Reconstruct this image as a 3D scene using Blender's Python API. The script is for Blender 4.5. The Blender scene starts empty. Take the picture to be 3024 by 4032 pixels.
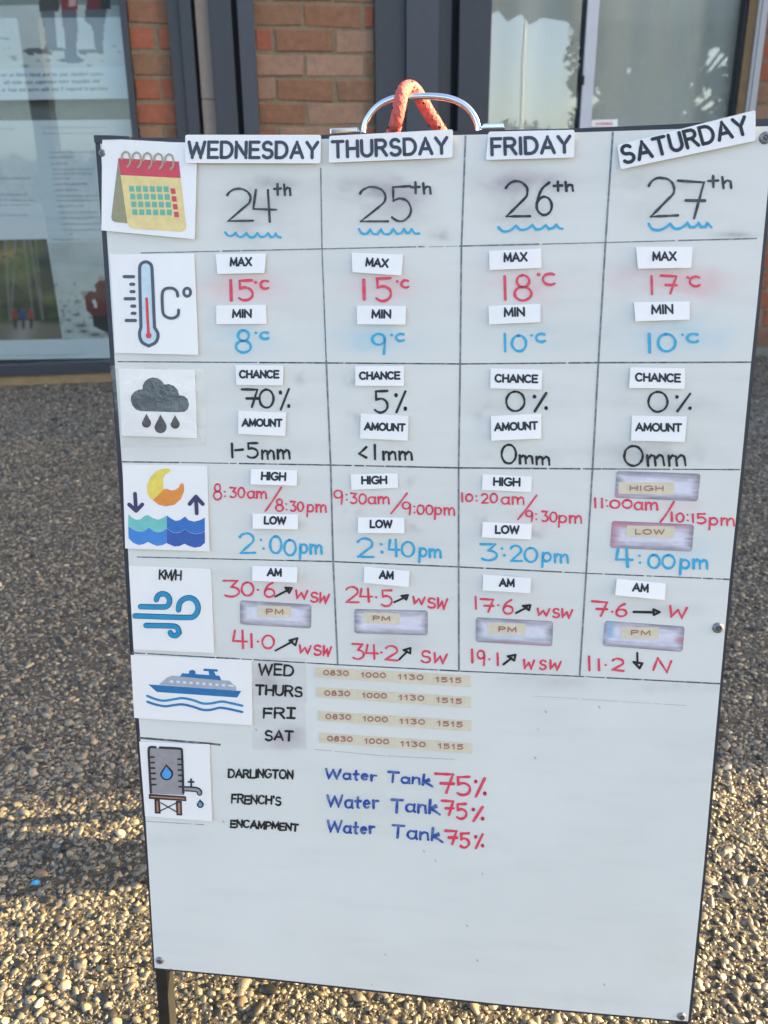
import bpy, bmesh, math, random
import numpy as np
from mathutils import Vector, Matrix
R = math.radians
random.seed(7); rng = np.random.default_rng(7)
scene = bpy.context.scene
col = scene.collection

# ------------------------------------------------------------ camera
F = 3400.0; CXP = 1512.0; CYP = 2016.0; CAMH = 0.95
M = (Matrix.Rotation(R(90 - 20.5), 3, 'X') @ Matrix.Rotation(R(-0.5), 3, 'Z'))
cd = bpy.data.cameras.new('camera'); cam = bpy.data.objects.new('camera', cd); col.objects.link(cam)
cd.sensor_fit = 'VERTICAL'; cd.sensor_height = 36.0; cd.sensor_width = 27.0
cd.lens = 36.0 * F / 4032.0
cam.matrix_world = Matrix.Translation((0, 0, CAMH)) @ M.to_4x4()
cd.clip_start = 0.02; cd.clip_end = 1000
cd.dof.use_dof = True; cd.dof.focus_distance = 0.86; cd.dof.aperture_fstop = 9.5
scene.camera = cam

# ------------------------------------------------------------ sky, sun, exposure
SUN_EL, SUN_AZ = 16.0, 3.0          # degrees above the ground; degrees from +X towards +Y
w = bpy.data.worlds.new('World'); scene.world = w; w.use_nodes = True
nt = w.node_tree; nt.nodes.clear()
sky = nt.nodes.new('ShaderNodeTexSky'); sky.sky_type = 'NISHITA'; sky.sun_disc = False
sky.sun_elevation = R(SUN_EL); sky.sun_rotation = R(90 - SUN_AZ)
sky.air_density = 0.75; sky.dust_density = 2.5; sky.ozone_density = 0.2
bg = nt.nodes.new('ShaderNodeBackground'); bg.inputs['Strength'].default_value = 0.15
wo = nt.nodes.new('ShaderNodeOutputWorld')
nt.links.new(sky.outputs[0], bg.inputs[0]); nt.links.new(bg.outputs[0], wo.inputs[0])
sl = bpy.data.lights.new('sun', 'SUN'); sl.energy = 5.0; sl.angle = R(0.5); sl.color = (1.0, 0.77, 0.41)
so = bpy.data.objects.new('sun', sl); col.objects.link(so)
sd = Vector((math.cos(R(SUN_EL)) * math.cos(R(SUN_AZ)), math.cos(R(SUN_EL)) * math.sin(R(SUN_AZ)), math.sin(R(SUN_EL))))
so.rotation_euler = sd.to_track_quat('Z', 'Y').to_euler(); so.location = (6, 1, 4)
scene.view_settings.view_transform = 'Standard'; scene.view_settings.look = 'None'
scene.view_settings.gamma = 1.0; scene.view_settings.use_curve_mapping = False
scene.view_settings.exposure = 2.3
scene.cycles.max_bounces = 8; scene.cycles.transparent_max_bounces = 12
scene.cycles.use_denoising = True

# ------------------------------------------------------------ helpers: materials
def lin(c):
    return tuple(((v/255.0)/12.92 if v/255.0 <= 0.04045 else ((v/255.0+0.055)/1.055)**2.4) for v in c)
def newmat(name):
    m = bpy.data.materials.new(name); m.use_nodes = True
    return m, m.node_tree, m.node_tree.nodes['Principled BSDF']
def setp(p, **k):
    for a, v in k.items():
        n = a.replace('_', ' ')
        if n in p.inputs: p.inputs[n].default_value = v
def noise_node(nt, scale, detail=4, rough=0.6, coord='Object', vec=None):
    n = nt.nodes.new('ShaderNodeTexNoise'); n.inputs['Scale'].default_value = scale
    n.inputs['Detail'].default_value = detail; n.inputs['Roughness'].default_value = rough
    if vec is None:
        tc = nt.nodes.new('ShaderNodeTexCoord'); vec = tc.outputs[coord]
    nt.links.new(vec, n.inputs['Vector']); return n
def ramp(nt, src, stops):
    r = nt.nodes.new('ShaderNodeValToRGB'); e = r.color_ramp.elements
    while len(e) < len(stops): e.new(0.5)
    for i, (p, c) in enumerate(stops):
        e[i].position = p; e[i].color = (c[0], c[1], c[2], 1)
    nt.links.new(src, r.inputs[0]); return r
def mat(name, rgb, rough=0.55, metal=0.0, var=0.08, scale=60, bump=0.0, bscale=300, coat=0.0, albedo=1.0, spec=0.5):
    m, nt, p = newmat(name)
    c = tuple(v*albedo for v in lin(rgb))
    setp(p, Roughness=rough, Metallic=metal)
    p.inputs['Specular IOR Level'].default_value = spec
    if coat: p.inputs['Coat Weight'].default_value = coat; p.inputs['Coat Roughness'].default_value = 0.08
    if var:
        n = noise_node(nt, scale)
        r = ramp(nt, n.outputs['Fac'], [(0.3, [v*(1-var) for v in c]), (0.7, [min(1, v*(1+var)) for v in c])])
        nt.links.new(r.outputs[0], p.inputs['Base Color'])
    else:
        p.inputs['Base Color'].default_value = (*c, 1)
    if bump:
        n2 = noise_node(nt, bscale, 5)
        b = nt.nodes.new('ShaderNodeBump'); b.inputs['Strength'].default_value = bump; b.inputs['Distance'].default_value = 0.002
        nt.links.new(n2.outputs['Fac'], b.inputs['Height']); nt.links.new(b.outputs[0], p.inputs['Normal'])
    return m
def vcmat(name, rough=0.5, coat=0.0, attr='tint', bump=0.0, bscale=200, spec=0.5):
    m, nt, p = newmat(name)
    a = nt.nodes.new('ShaderNodeVertexColor'); a.layer_name = attr
    nt.links.new(a.outputs['Color'], p.inputs['Base Color']); setp(p, Roughness=rough)
    p.inputs['Specular IOR Level'].default_value = spec
    if coat: p.inputs['Coat Weight'].default_value = coat; p.inputs['Coat Roughness'].default_value = 0.1
    if bump:
        n2 = noise_node(nt, bscale, 5)
        b = nt.nodes.new('ShaderNodeBump'); b.inputs['Strength'].default_value = bump; b.inputs['Distance'].default_value = 0.002
        nt.links.new(n2.outputs['Fac'], b.inputs['Height']); nt.links.new(b.outputs[0], p.inputs['Normal'])
    return m
INKS = {}
def ink(rgb, rough=0.45, fade=0.0):
    k = (tuple(rgb), rough, fade)
    if k not in INKS:
        nm = 'ink_%d_%d_%d' % tuple(rgb)
        if fade:
            m, nt, p = newmat(nm); c = lin(rgb)
            n = noise_node(nt, 160, 3)
            r = ramp(nt, n.outputs['Fac'], [(0.42, c), (0.72, [v + (0.62 - v)*fade for v in c])])
            nt.links.new(r.outputs[0], p.inputs['Base Color']); setp(p, Roughness=rough)
            INKS[k] = m
        else:
            INKS[k] = mat(nm, rgb, rough, var=0.10, scale=120)
    return INKS[k]

# ------------------------------------------------------------ helpers: objects
WORG = {}
def props(o, label=None, cat=None, group=None, kind=None):
    if label: o['label'] = label
    if cat: o['category'] = cat
    if group: o['group'] = group
    if kind: o['kind'] = kind
    return o
def place(o, origin, parent):
    origin = Vector(origin); WORG[o.name] = origin
    if parent is not None:
        o.parent = parent; o.location = origin - WORG[parent.name]
    else: o.location = origin
    col.objects.link(o)
def empty(name, loc, label, cat, group=None):
    o = bpy.data.objects.new(name, None); o.empty_display_size = 0.05
    place(o, loc, None); return props(o, label, cat, group)
class MB:
    """collects faces in world coordinates and links them as one mesh object"""
    def __init__(s): s.v = []; s.f = []; s.mi = []; s.sm = []
    def add(s, vs, fs, mi=0, smooth=False):
        b = len(s.v); s.v += [tuple(x) for x in vs]
        for f in fs: s.f.append([b+i for i in f]); s.mi.append(mi); s.sm.append(smooth)
    def box8(s, p, mi=0):     # p: 8 points, bottom 4 ccw then top 4
        s.add(p, [(3,2,1,0),(4,5,6,7),(0,1,5,4),(1,2,6,5),(2,3,7,6),(3,0,4,7)], mi)
    def box(s, o, ax, ay, az, mi=0):
        o = Vector(o); ax = Vector(ax); ay = Vector(ay); az = Vector(az)
        s.box8([o, o+ax, o+ax+ay, o+ay, o+az, o+ax+az, o+ax+ay+az, o+ay+az], mi)
    def tube(s, pts, rad, n=10, mi=0, caps=True):
        pts = [Vector(p) for p in pts]; N = len(pts)
        rr = rad if isinstance(rad, (list, tuple)) else [rad]*N
        prev = None; rings = []
        for i in range(N):
            t = (pts[min(i+1, N-1)] - pts[max(i-1, 0)]).normalized()
            if prev is None:
                a = Vector((0, 0, 1)) if abs(t.z) < 0.9 else Vector((1, 0, 0)); prev = t.cross(a).normalized()
            prev = (prev - t*prev.dot(t)).normalized(); q = t.cross(prev)
            rings.append([pts[i] + (prev*math.cos(2*math.pi*k/n) + q*math.sin(2*math.pi*k/n))*rr[i] for k in range(n)])
        vs = [p for r_ in rings for p in r_]; fs = []
        for i in range(N-1):
            for k in range(n): fs.append((i*n+k, i*n+(k+1) % n, (i+1)*n+(k+1) % n, (i+1)*n+k))
        s.add(vs, fs, mi, True)
        if caps:
            s.add(rings[0], [tuple(range(n))[::-1]], mi); s.add(rings[-1], [tuple(range(n))], mi)
    def build(s, name, mats, parent=None, origin=None, bevel=0.0, label=None):
        if not isinstance(mats, (list, tuple)): mats = [mats]
        vs = np.array([tuple(x) for x in s.v], dtype=float)
        if origin is None:
            origin = (vs[:, 0].mean(), vs[:, 1].mean(), vs[:, 2].min())
        org = Vector(origin)
        me = bpy.data.meshes.new(name)
        me.from_pydata([tuple(x) for x in (vs - np.array(org))], [], s.f)
        for m_ in mats: me.materials.append(m_)
        me.polygons.foreach_set('material_index', s.mi); me.polygons.foreach_set('use_smooth', s.sm)
        if bevel:
            bm = bmesh.new(); bm.from_mesh(me); bmesh.ops.remove_doubles(bm, verts=bm.verts, dist=1e-6)
            bmesh.ops.recalc_face_normals(bm, faces=bm.faces)
            bmesh.ops.bevel(bm, geom=[e for e in bm.edges if e.calc_face_angle(0) > 0.5], offset=bevel, segments=2, affect='EDGES', profile=0.7)
            bm.to_mesh(me); bm.free()
        o = bpy.data.objects.new(name, me); place(o, org, parent)
        if label: o['label'] = label
        return o

# ------------------------------------------------------------ from photograph to place
def ray(x, y): return M @ Vector(((x - CXP)/F, -(y - CYP)/F, -1.0))
CAM = Vector((0, 0, CAMH))
def hit(x, y, p0, n):
    d = ray(x, y); k = (p0 - CAM).dot(n) / d.dot(n); return CAM + d*k
def ground(x, y): return hit(x, y, Vector((0, 0, 0)), Vector((0, 0, 1)))
# board plane (solved once from the six ruled rows and three ruled columns: a 600 x 900 mm board)
_R = Matrix(((0.99137, 0.00035, 0.13106), (0.03, 0.97284, -0.22954), (-0.12758, 0.23149, 0.96444)))
_t = Vector((-0.2665, -0.34556, 0.79381)); _S = Matrix(((1,0,0),(0,-1,0),(0,0,-1)))
BO = CAM + M @ (_S @ _t)
BU = (M @ (_S @ _R.col[0])).normalized(); BV = (M @ (_S @ _R.col[1])).normalized(); BN = -(M @ (_S @ _R.col[2])).normalized()  # BN faces the camera
def B(x, y, off=0.0):
    return hit(x, y, BO, BN) + BN*off
def BT(x, y, off=0.0):     # the same photo point on a plane shifted by off (for handle and rope)
    return hit(x, y, BO + BN*off, BN)
def bpx(x, y):      # metres per photo pixel on the board
    return (B(x+5, y) - B(x-5, y)).length/10
CR = {'s': (0, 0, 1.0), 'c1': (0, 0, 1000/1659), 'c2': (900, 0, 1100/1659), 'c3': (1900, 0, 1124/1659), 'c4': (0, 900, 800/1659),
      'c5': (380, 500, 940/1659), 'c6': (1200, 500, 940/1659), 'c7': (2084, 500, 940/1659), 'c8': (400, 1400, 940/1659),
      'd1': (1200, 1400, 940/1659), 'd2': (2084, 1400, 940/1659), 'd3': (460, 2150, 940/1659), 'd4': (1200, 2150, 940/1659),
      'd5': (2084, 2150, 940/1659), 'd6': (480, 2800, 940/1659), 'z1': (1200, 2950, 800/1659), 'h1': (1350, 280, 700/1659),
      'p1': (0, 0, 560/1659), 'p2': (0, 500, 480/1659)}
def K(c, x, y):
    a, b, s = CR[c]; return (a + x*s, b + y*s)
# wall plane
G0 = ground(0, 1518); G1 = ground(2976, 1400); G0.z = G1.z = 0
WU = (G1 - G0).normalized(); WN = Vector((WU.y, -WU.x, 0))   # WN towards the camera
def Wl(x, y, off=0.0):
    return hit(x, y, G0 + WN*off, WN)
def Ws(x, y=300, off=0.0):        # metres along the wall for a photo pixel
    return (Wl(x, y, off) - G0).dot(WU)
def WP(s, z, off=0.0): return G0 + WU*s + WN*off + Vector((0, 0, z))
M_frame = mat('black_painted_steel', (44, 47, 56), 0.42, var=0.12, scale=90, bump=.15)
M_leg = mat('scuffed_black_steel', (27, 27, 26), 0.5, var=0.35, scale=60, bump=.3)
M_white = mat('board_back_white', (205, 210, 214), 0.35)
M_panel = vcmat('dry_erase_face', rough=0.33, spec=0.35)
M_chrome, _nt, _p = newmat('chrome'); setp(_p, Metallic=1.0, Roughness=0.08); _p.inputs['Base Color'].default_value = (.82, .83, .85, 1)
M_screw = mat('screw_steel', (128, 128, 132), 0.4, metal=.5, var=.3, scale=600)
M_screwd = mat('screw_recess', (22, 22, 24), 0.6)
M_paper = mat('laminated_paper', (246, 243, 240), 0.42, var=.015, scale=25, albedo=.93, coat=.5)
M_card = mat('matt_card', (247, 244, 241), 0.5, var=.02, scale=40, albedo=.95)
# ------------------------------------------------------------ pen letters (strokes on a unit cap height)
def arc(cx, cy, rx, ry, a0, a1, n=10):
    return [(cx + rx*math.cos(R(a0+(a1-a0)*i/n)), cy + ry*math.sin(R(a0+(a1-a0)*i/n))) for i in range(n+1)]
L_ = {}
def gl(ch, wd, *st): L_[ch] = (wd, [list(s) for s in st])
gl('A', .78, [(0, 0), (.39, 1), (.78, 0)], [(.14, .33), (.64, .33)])
gl('B', .62, [(0, 0), (0, 1)] + arc(.3, .76, .26, .24, 90, -90, 6) + [(0, .52)], [(0, .52)] + arc(.33, .26, .29, .26, 90, -90, 6) + [(0, 0)])
gl('C', .74, arc(.4, .5, .4, .5, 48, 312, 14))
gl('D', .72, [(0, 0), (0, 1), (.28, 1)] + arc(.28, .5, .44, .5, 80, -80, 10) + [(.28, 0), (0, 0)])
gl('E', .58, [(.58, 1), (0, 1), (0, 0), (.6, 0)], [(0, .52), (.52, .52)])
gl('F', .54, [(.56, 1), (0, 1), (0, 0)], [(0, .52), (.48, .52)])
gl('G', .78, arc(.42, .5, .42, .5, 48, 340, 14) + [(.8, .45), (.5, .45)])
gl('H', .66, [(0, 0), (0, 1)], [(.66, 0), (.66, 1)], [(0, .52), (.66, .52)])
gl('I', .06, [(.03, 0), (.03, 1)])
gl('\x01', .5, [(.25, 0), (.25, 1)], [(0, 1), (.5, 1)], [(0, 0), (.5, 0)])
gl('K', .64, [(0, 0), (0, 1)], [(.6, 1), (.02, .4)], [(.2, .58), (.64, 0)])
gl('L', .52, [(0, 1), (0, 0), (.54, 0)])
gl('M', .8, [(0, 0), (.04, 1), (.4, .15), (.76, 1), (.8, 0)])
gl('N', .66, [(0, 0), (0, 1), (.66, 0), (.66, 1)])
gl('O', .82, arc(.41, .5, .41, .5, 90, 450, 20))
gl('P', .6, [(0, 0), (0, 1), (.3, 1)] + arc(.32, .73, .28, .27, 90, -90, 7) + [(0, .46)])
gl('R', .66, [(0, 0), (0, 1), (.32, 1)] + arc(.34, .75, .27, .25, 90, -90, 7) + [(0, .5)], [(.34, .5), (.66, 0)])
gl('S', .62, arc(.31, .75, .27, .25, 30, 250, 9) + arc(.31, .25, .31, .26, 70, -150, 10))
gl('T', .68, [(0, 1), (.68, 1)], [(.34, 1), (.34, 0)])
gl('U', .66, [(0, 1), (0, .34)] + arc(.33, .34, .33, .34, 190, 350, 9) + [(.66, .34), (.66, 1)])
gl('V', .7, [(0, 1), (.35, 0), (.7, 1)])
gl('W', 1.05, [(0, 1), (.24, 0), (.52, .92), (.8, 0), (1.05, 1)])
gl('\x02', .95, [(0, 1), (.12, .02), (.46, .72), (.72, 0), (.95, 1)])   # quick pen W
gl('\x03', .7, [(0, 0), (.1, 1), (.6, 0), (.7, .95)])
gl('X', .7, [(0, 0), (.7, 1)], [(0, 1), (.7, 0)])
gl('Y', .72, [(0, 1), (.36, .48), (.72, 1)], [(.36, .48), (.36, 0)])
gl('0', .66, arc(.33, .5, .33, .5, 95, 458, 20))
gl('1', .06, [(.02, 1), (.05, 0)])
gl('\x06', .36, [(.04, .74), (.26, 1), (.26, 0)])
gl('2', .66, arc(.3, .7, .3, .3, 160, -30, 10) + [(.42, .4), (.04, 0), (.66, .0)])
gl('3', .62, [(0, 1), (.56, .98), (.3, .6)] + arc(.3, .3, .32, .3, 75, -140, 10))
gl('4', .7, [(.08, 1), (0, .4), (.7, .38)], [(.45, .98), (.5, 0)])
gl('5', .6, [(.58, 1), (.06, .97), (.08, .58)] + arc(.28, .32, .32, .32, 100, -140, 11))
gl('6', .6, [(.5, 1), (.22, .8), (.04, .45)] + arc(.3, .28, .28, .28, 190, 520, 15))
gl('7', .66, [(0, 1), (.64, .96), (.4, 0)], [(.2, .48), (.66, .47)])
gl('8', .6, arc(.3, .76, .22, .24, 90, 270, 8) + arc(.3, .26, .3, .27, 90, -270, 14) + arc(.3, .76, .22, .24, 270, 450, 8))
gl('9', .56, arc(.27, .72, .27, .27, 20, 380, 14) + [(.54, .5), (.5, 0)])
gl('%', .9, [(.84, 1), (.12, 0)], arc(.1, .82, .045, .045, 0, 360, 6), arc(.84, .17, .045, .045, 0, 360, 6))
gl('-', .3, [(0, .48), (.3, .5)]); gl('<', .42, [(.4, .75), (0, .28), (.4, 0)])
gl(' ', .35); gl("'", .1, [(.05, 1), (.05, .78)]); gl('/', .4, [(.38, 1.1), (0, -.1)])
gl('.', .08, [(.03, .04), (.05, .04)]); gl(',', .08, [(.05, .05), (0, -.12)])
x = .62
gl('a', .5, arc(.24, .31, .24, .31, 60, 360, 12) + [(.48, .3)], [(.48, x), (.47, .15), (.54, 0)])
gl('b', .46, [(0, 1), (0, 0)], arc(.22, .3, .22, .3, 180, -180, 12))
gl('c', .44, arc(.26, .31, .26, .31, 55, 310, 10)); gl('d', .48, [(.46, 1), (.46, 0)], arc(.22, .3, .22, .3, 0, 360, 12))
gl('e', .46, [(.02, .32), (.42, .38)] + arc(.23, .33, .2, .29, 20, 310, 10))
gl('f', .3, [(.34, .98), (.2, .98), (.12, .8), (.12, 0)], [(0, x), (.28, x)])
gl('g', .46, arc(.22, .32, .22, .3, 0, 360, 12), [(.44, x), (.44, -.15), (.25, -.32), (.04, -.2)])
gl('h', .46, [(0, 1), (.02, 0)], [(.02, .4), (.2, .6), (.4, .55), (.46, .35), (.46, 0)])
gl('i', .06, [(.03, x), (.03, 0)], [(.03, .85), (.04, .86)])
gl('k', .5, [(.02, 1), (0, 0)], [(.02, .3), (.34, .6), (.4, .45), (.04, .28), (.3, .15), (.62, -.12)])
gl('l', .06, [(.03, 1), (.03, 0)])
gl('m', .78, [(0, x), (.03, 0)], [(.03, .4), (.18, .62), (.34, .55), (.38, 0)], [(.38, .4), (.56, .62), (.72, .52), (.78, 0)])
gl('n', .46, [(0, x), (.02, 0)], [(.02, .4), (.2, .62), (.4, .54), (.46, 0)])
gl('o', .48, arc(.24, .31, .24, .31, 90, 450, 14)); gl('p', .48, [(.02, x), (0, -.4)], arc(.24, .32, .23, .3, 180, -180, 12))
gl('q', .46, arc(.22, .32, .22, .3, 0, 360, 12), [(.44, x), (.44, -.35)]); gl('j', .1, [(.06, x), (.06, -.2), (-.06, -.3)])
gl('r', .34, [(0, x), (.04, 0)], [(.04, .4), (.18, .58), (.36, .58)]); gl('s', .38, arc(.2, .46, .16, .15, 40, 250, 7) + arc(.2, .15, .18, .15, 70, -140, 7))
gl('t', .36, [(.18, .95), (.16, .1), (.26, 0)], [(0, .58), (.36, .6)]); gl('u', .44, [(0, x), (.02, .15), (.2, 0), (.42, .15)], [(.44, x), (.44, 0)])
gl('v', .42, [(0, x), (.2, 0), (.42, x)]); gl('w', .64, [(0, x), (.16, 0), (.32, .55), (.48, 0), (.64, x)])
gl('x', .42, [(0, 0), (.42, x)], [(0, x), (.42, 0)]); gl('y', .44, [(0, x), (.22, .1)], [(.46, x), (.1, -.35)])
gl('\x04', .46, [(0, .95), (.06, 0)], [(.06, .42), (.24, .66), (.42, .58), (.46, 0)])   # superscript h
gl('\x05', .5, [(.24, 1), (.26, .05)], [(0, .56), (.5, .6)])                               # superscript t

def smooth(pts, n=4):
    """Catmull-Rom through the points; corners sharper than 60 degrees stay corners"""
    if len(pts) < 3: return [tuple(p) for p in pts]
    P = [Vector((p[0], p[1])) for p in pts]
    out = [P[0]]
    def corner(i):
        if i <= 0 or i >= len(P)-1: return True
        a = P[i]-P[i-1]; b = P[i+1]-P[i]
        if a.length < 1e-9 or b.length < 1e-9: return True
        return a.angle(b) > R(58)
    for i in range(len(P)-1):
        p1, p2 = P[i], P[i+1]
        m1 = (P[i+1]-P[i-1])*0.5 if not corner(i) else (p2-p1)
        m2 = (P[i+2]-P[i])*0.5 if not corner(i+1) else (p2-p1)
        L = (p2-p1).length
        if m1.length > L*1.4: m1 = m1.normalized()*L*1.4
        if m2.length > L*1.4: m2 = m2.normalized()*L*1.4
        for k in range(1, n+1):
            t = k/n; t2 = t*t; t3 = t2*t
            out.append(p1*(2*t3-3*t2+1) + m1*(t3-2*t2+t) + p2*(-2*t3+3*t2) + m2*(t3-t2))
    return [tuple(q) for q in out]

def text_strokes(c, text, x0, y0, x1, y1, h, jit=0.0, gap=0.22, fixed=None):
    """pixel-space strokes of a word written from (x0,y0) to (x1,y1) in crop c"""
    X0, Y0 = K(c, x0, y0); X1, Y1 = K(c, x1, y1); s = CR[c][2]; H = h*s
    tot = sum(L_[ch][0] for ch in text) + gap*(len(text)-1)
    bv = Vector((X1-X0, Y1-Y0)); bl = bv.length; bd = bv/bl; up = Vector((bd.y, -bd.x))
    if len(text) == 1 and text in '1I': kx = H; 
    else: kx = bl/tot
    cur = 0.0; out = []
    for ch in text:
        wd, st = L_[ch]
        jy = random.uniform(-jit, jit)*H; js = 1 + random.uniform(-jit, jit)
        for s_ in st:
            pts = [(Vector((X0, Y0)) + bd*((cur+p[0])*kx) + up*(p[1]*H*js + jy)) for p in s_]
            if jit: pts = [p + Vector((random.gauss(0, 1), random.gauss(0, 1)))*jit*H*0.12 for p in pts]
            out.append(smooth([tuple(p) for p in pts], 3))
        cur += wd + gap
    return out

LAYER = [0]
def ribbon(mb, pts, wpx, off, proj, pxm, vary=0.0):
    """flat round-ended pen stroke; pts and width in photo pixels, laid on the surface by proj"""
    P = [Vector(p) for p in pts]
    Q = [P[0]]
    for p in P[1:]:
        if (p-Q[-1]).length > 0.6: Q.append(p)
    if len(Q) == 1: Q.append(Q[0] + Vector((0.7, 0.3)))
    P = Q; hw = wpx/2; LAYER[0] = (LAYER[0] + 1) % 16; o = off + LAYER[0]*1.5e-5
    def V3(p): return proj(p[0], p[1], o)
    n = len(P); vs = []; fs = []; hw0 = hw; ph = random.uniform(0, 6.28); fq = random.uniform(.08, .16)/max(1, wpx/8); run = 0.0
    for i in range(n):
        if i: run += (P[i]-P[i-1]).length
        if vary: hw = hw0*(1 + vary*(math.sin(ph + run*fq) + .5*math.sin(ph*2 + run*fq*2.7)) + (vary*.9 if i < 2 else 0))
        a = (P[i]-P[i-1]).normalized() if i else (P[1]-P[0]).normalized()
        b = (P[i+1]-P[i]).normalized() if i < n-1 else a
        t = a + b
        t = t.normalized() if t.length > 0.3 else a
        nn = Vector((-t.y, t.x)); k = 1/max(0.75, nn.dot(Vector((-a.y, a.x))))
        vs += [V3(P[i]+nn*hw*k), V3(P[i]-nn*hw*k)]
    for i in range(n-1): fs.append((2*i, 2*i+1, 2*i+3, 2*i+2))
    mb.add(vs, fs)
    for e, (p, q) in enumerate(((P[0], P[1]), (P[-1], P[-2]))):
        d = (p-q).normalized(); nn = Vector((-d.y, d.x))
        m = 6 if hw > 3 else 4
        mb.add([V3(p + nn*hw*math.cos(math.pi*k/m) + d*hw*math.sin(math.pi*k/m)) for k in range(m+1)], [tuple(range(m+1))])
    for i in range(1, n-1):
        a = P[i]-P[i-1]; b = P[i+1]-P[i]
        if a.angle(b) > R(45):
            m = 10; LAYER[0] += 1; o2 = o + 0.7e-5
            mb.add([proj(P[i].x+hw*math.cos(2*math.pi*k/m), P[i].y+hw*math.sin(2*math.pi*k/m), o2) for k in range(m)], [tuple(range(m))])
def polyfill(mb, pts, off, proj, mi=0):
    from mathutils.geometry import tessellate_polygon
    vs = [proj(p[0], p[1], off) for p in pts]
    tr = tessellate_polygon([[Vector((p[0], p[1], 0)) for p in pts]])
    mb.add(vs, [tuple(t) for t in tr], mi)
def rounded(quad, r, n=4):
    """round the corners of a pixel polygon"""
    if r <= 0: return list(quad)
    out = []; N = len(quad)
    for i in range(N):
        p = Vector(quad[i]); a = Vector(quad[i-1])-p; b = Vector(quad[(i+1) % N])-p
        ra = min(r, a.length*.45); rb = min(r, b.length*.45)
        A = p + a.normalized()*ra; C_ = p + b.normalized()*rb
        for k in range(n+1):
            t = k/n; out.append(tuple(A*(1-t)**2 + p*2*t*(1-t) + C_*t*t))
    return out
def slab(mb, poly, o0, o1, proj, mi=0, mside=None):
    """thin plate with real thickness between offsets o0 and o1 in front of a plane"""
    from mathutils.geometry import tessellate_polygon
    a = [proj(p[0], p[1], o1) for p in poly]; b = [proj(p[0], p[1], o0) for p in poly]; n = len(poly)
    tr = tessellate_polygon([[Vector((p[0], p[1], 0)) for p in poly]])
    mb.add(a, [tuple(t) for t in tr], mi); mb.add(b, [tuple(reversed(t)) for t in tr], mi)
    for i in range(n):
        j = (i+1) % n; mb.add([a[i], a[j], b[j], b[i]], [(0, 1, 2, 3)], mi if mside is None else mside)
def disc_pts(cx, cy, rx, ry=None, n=16, rot=0.0):
    ry = rx if ry is None else ry
    return [(cx+rx*math.cos(2*math.pi*k/n+rot), cy+ry*math.sin(2*math.pi*k/n+rot)) for k in range(n)]
def fractal(nx, ny, fx, fy, octs=4, seed=0):
    r = np.random.default_rng(seed); out = np.zeros((ny, nx)); amp = 1; tot = 0
    for o in range(octs):
        gx, gy = int(fx*2**o)+2, int(fy*2**o)+2
        g = r.random((gy, gx)); X = np.linspace(0, gx-1.001, nx); Y = np.linspace(0, gy-1.001, ny)
        xi = X.astype(int); yi = Y.astype(int); tx = X-xi; ty = Y-yi
        tx = tx*tx*(3-2*tx); ty = ty*ty*(3-2*ty)
        a = g[yi][:, xi]; b = g[yi][:, xi+1]; c = g[yi+1][:, xi]; d = g[yi+1][:, xi+1]
        out += amp*((a*(1-tx)+b*tx)*(1-ty)[:, None] + (c*(1-tx)+d*tx)*ty[:, None]); tot += amp; amp *= .55
    return out/tot
def vc_grid(name, XY, colr, material, off, proj, parent=None, z=None, origin=None):
    """grid mesh (ny,nx) of photo pixels with a colour per vertex"""
    ny, nx = XY.shape[:2]
    vs = [proj(float(XY[j, i, 0]), float(XY[j, i, 1]), off if z is None else off+float(z[j, i])) for j in range(ny) for i in range(nx)]
    idx = np.arange(nx*ny).reshape(ny, nx)
    fs = np.stack([idx[:-1, :-1], idx[1:, :-1], idx[1:, 1:], idx[:-1, 1:]], -1).reshape(-1, 4)
    arr = np.array([tuple(v) for v in vs]); org = Vector(arr.mean(0)) if origin is None else Vector(origin)
    arr -= np.array(org)
    me = bpy.data.meshes.new(name); me.vertices.add(len(arr)); me.vertices.foreach_set('co', arr.ravel())
    me.loops.add(fs.size); me.loops.foreach_set('vertex_index', fs.ravel().astype(np.int32))
    me.polygons.add(len(fs)); me.polygons.foreach_set('loop_start', np.arange(0, fs.size, 4, dtype=np.int32))
    me.update(calc_edges=True)
    ca = me.color_attributes.new('tint', 'FLOAT_COLOR', 'POINT')
    c4 = np.ones((ny*nx, 4)); c4[:, :3] = colr.reshape(-1, 3); ca.data.foreach_set('color', c4.ravel())
    me.materials.append(material); me.polygons.foreach_set('use_smooth', np.ones(len(fs), bool))
    o = bpy.data.objects.new(name, me); place(o, org, parent); return o


# ------------------------------------------------------------ ground
JA, JB = ground(0, 3530), ground(570, 3395); JD = (JB-JA).normalized(); JN = Vector((-JD.y, JD.x, 0))
mg, nt_, p_ = newmat('exposed_aggregate')
tc = nt_.nodes.new('ShaderNodeTexCoord')
vo = nt_.nodes.new('ShaderNodeTexVoronoi'); vo.inputs['Scale'].default_value = 78; nt_.links.new(tc.outputs['Object'], vo.inputs['Vector'])
vo2 = nt_.nodes.new('ShaderNodeTexVoronoi'); vo2.feature = 'DISTANCE_TO_EDGE'; vo2.inputs['Scale'].default_value = 78; nt_.links.new(tc.outputs['Object'], vo2.inputs['Vector'])
sep = nt_.nodes.new('ShaderNodeSeparateColor'); nt_.links.new(vo.outputs['Color'], sep.inputs[0])
r1 = ramp(nt_, sep.outputs[0], [(0, (.03,.027,.023)), (.24, (.05,.045,.038)), (.32, (.15,.136,.112)), (1, (.22,.2,.165))])  # dark cells painted in for shaded pits
r2 = ramp(nt_, vo2.outputs['Distance'], [(.03, (.16,)*3), (.13, (1,)*3)])
mx = nt_.nodes.new('ShaderNodeMix'); mx.data_type = 'RGBA'; mx.blend_type = 'MULTIPLY'; mx.inputs[0].default_value = 1
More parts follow.
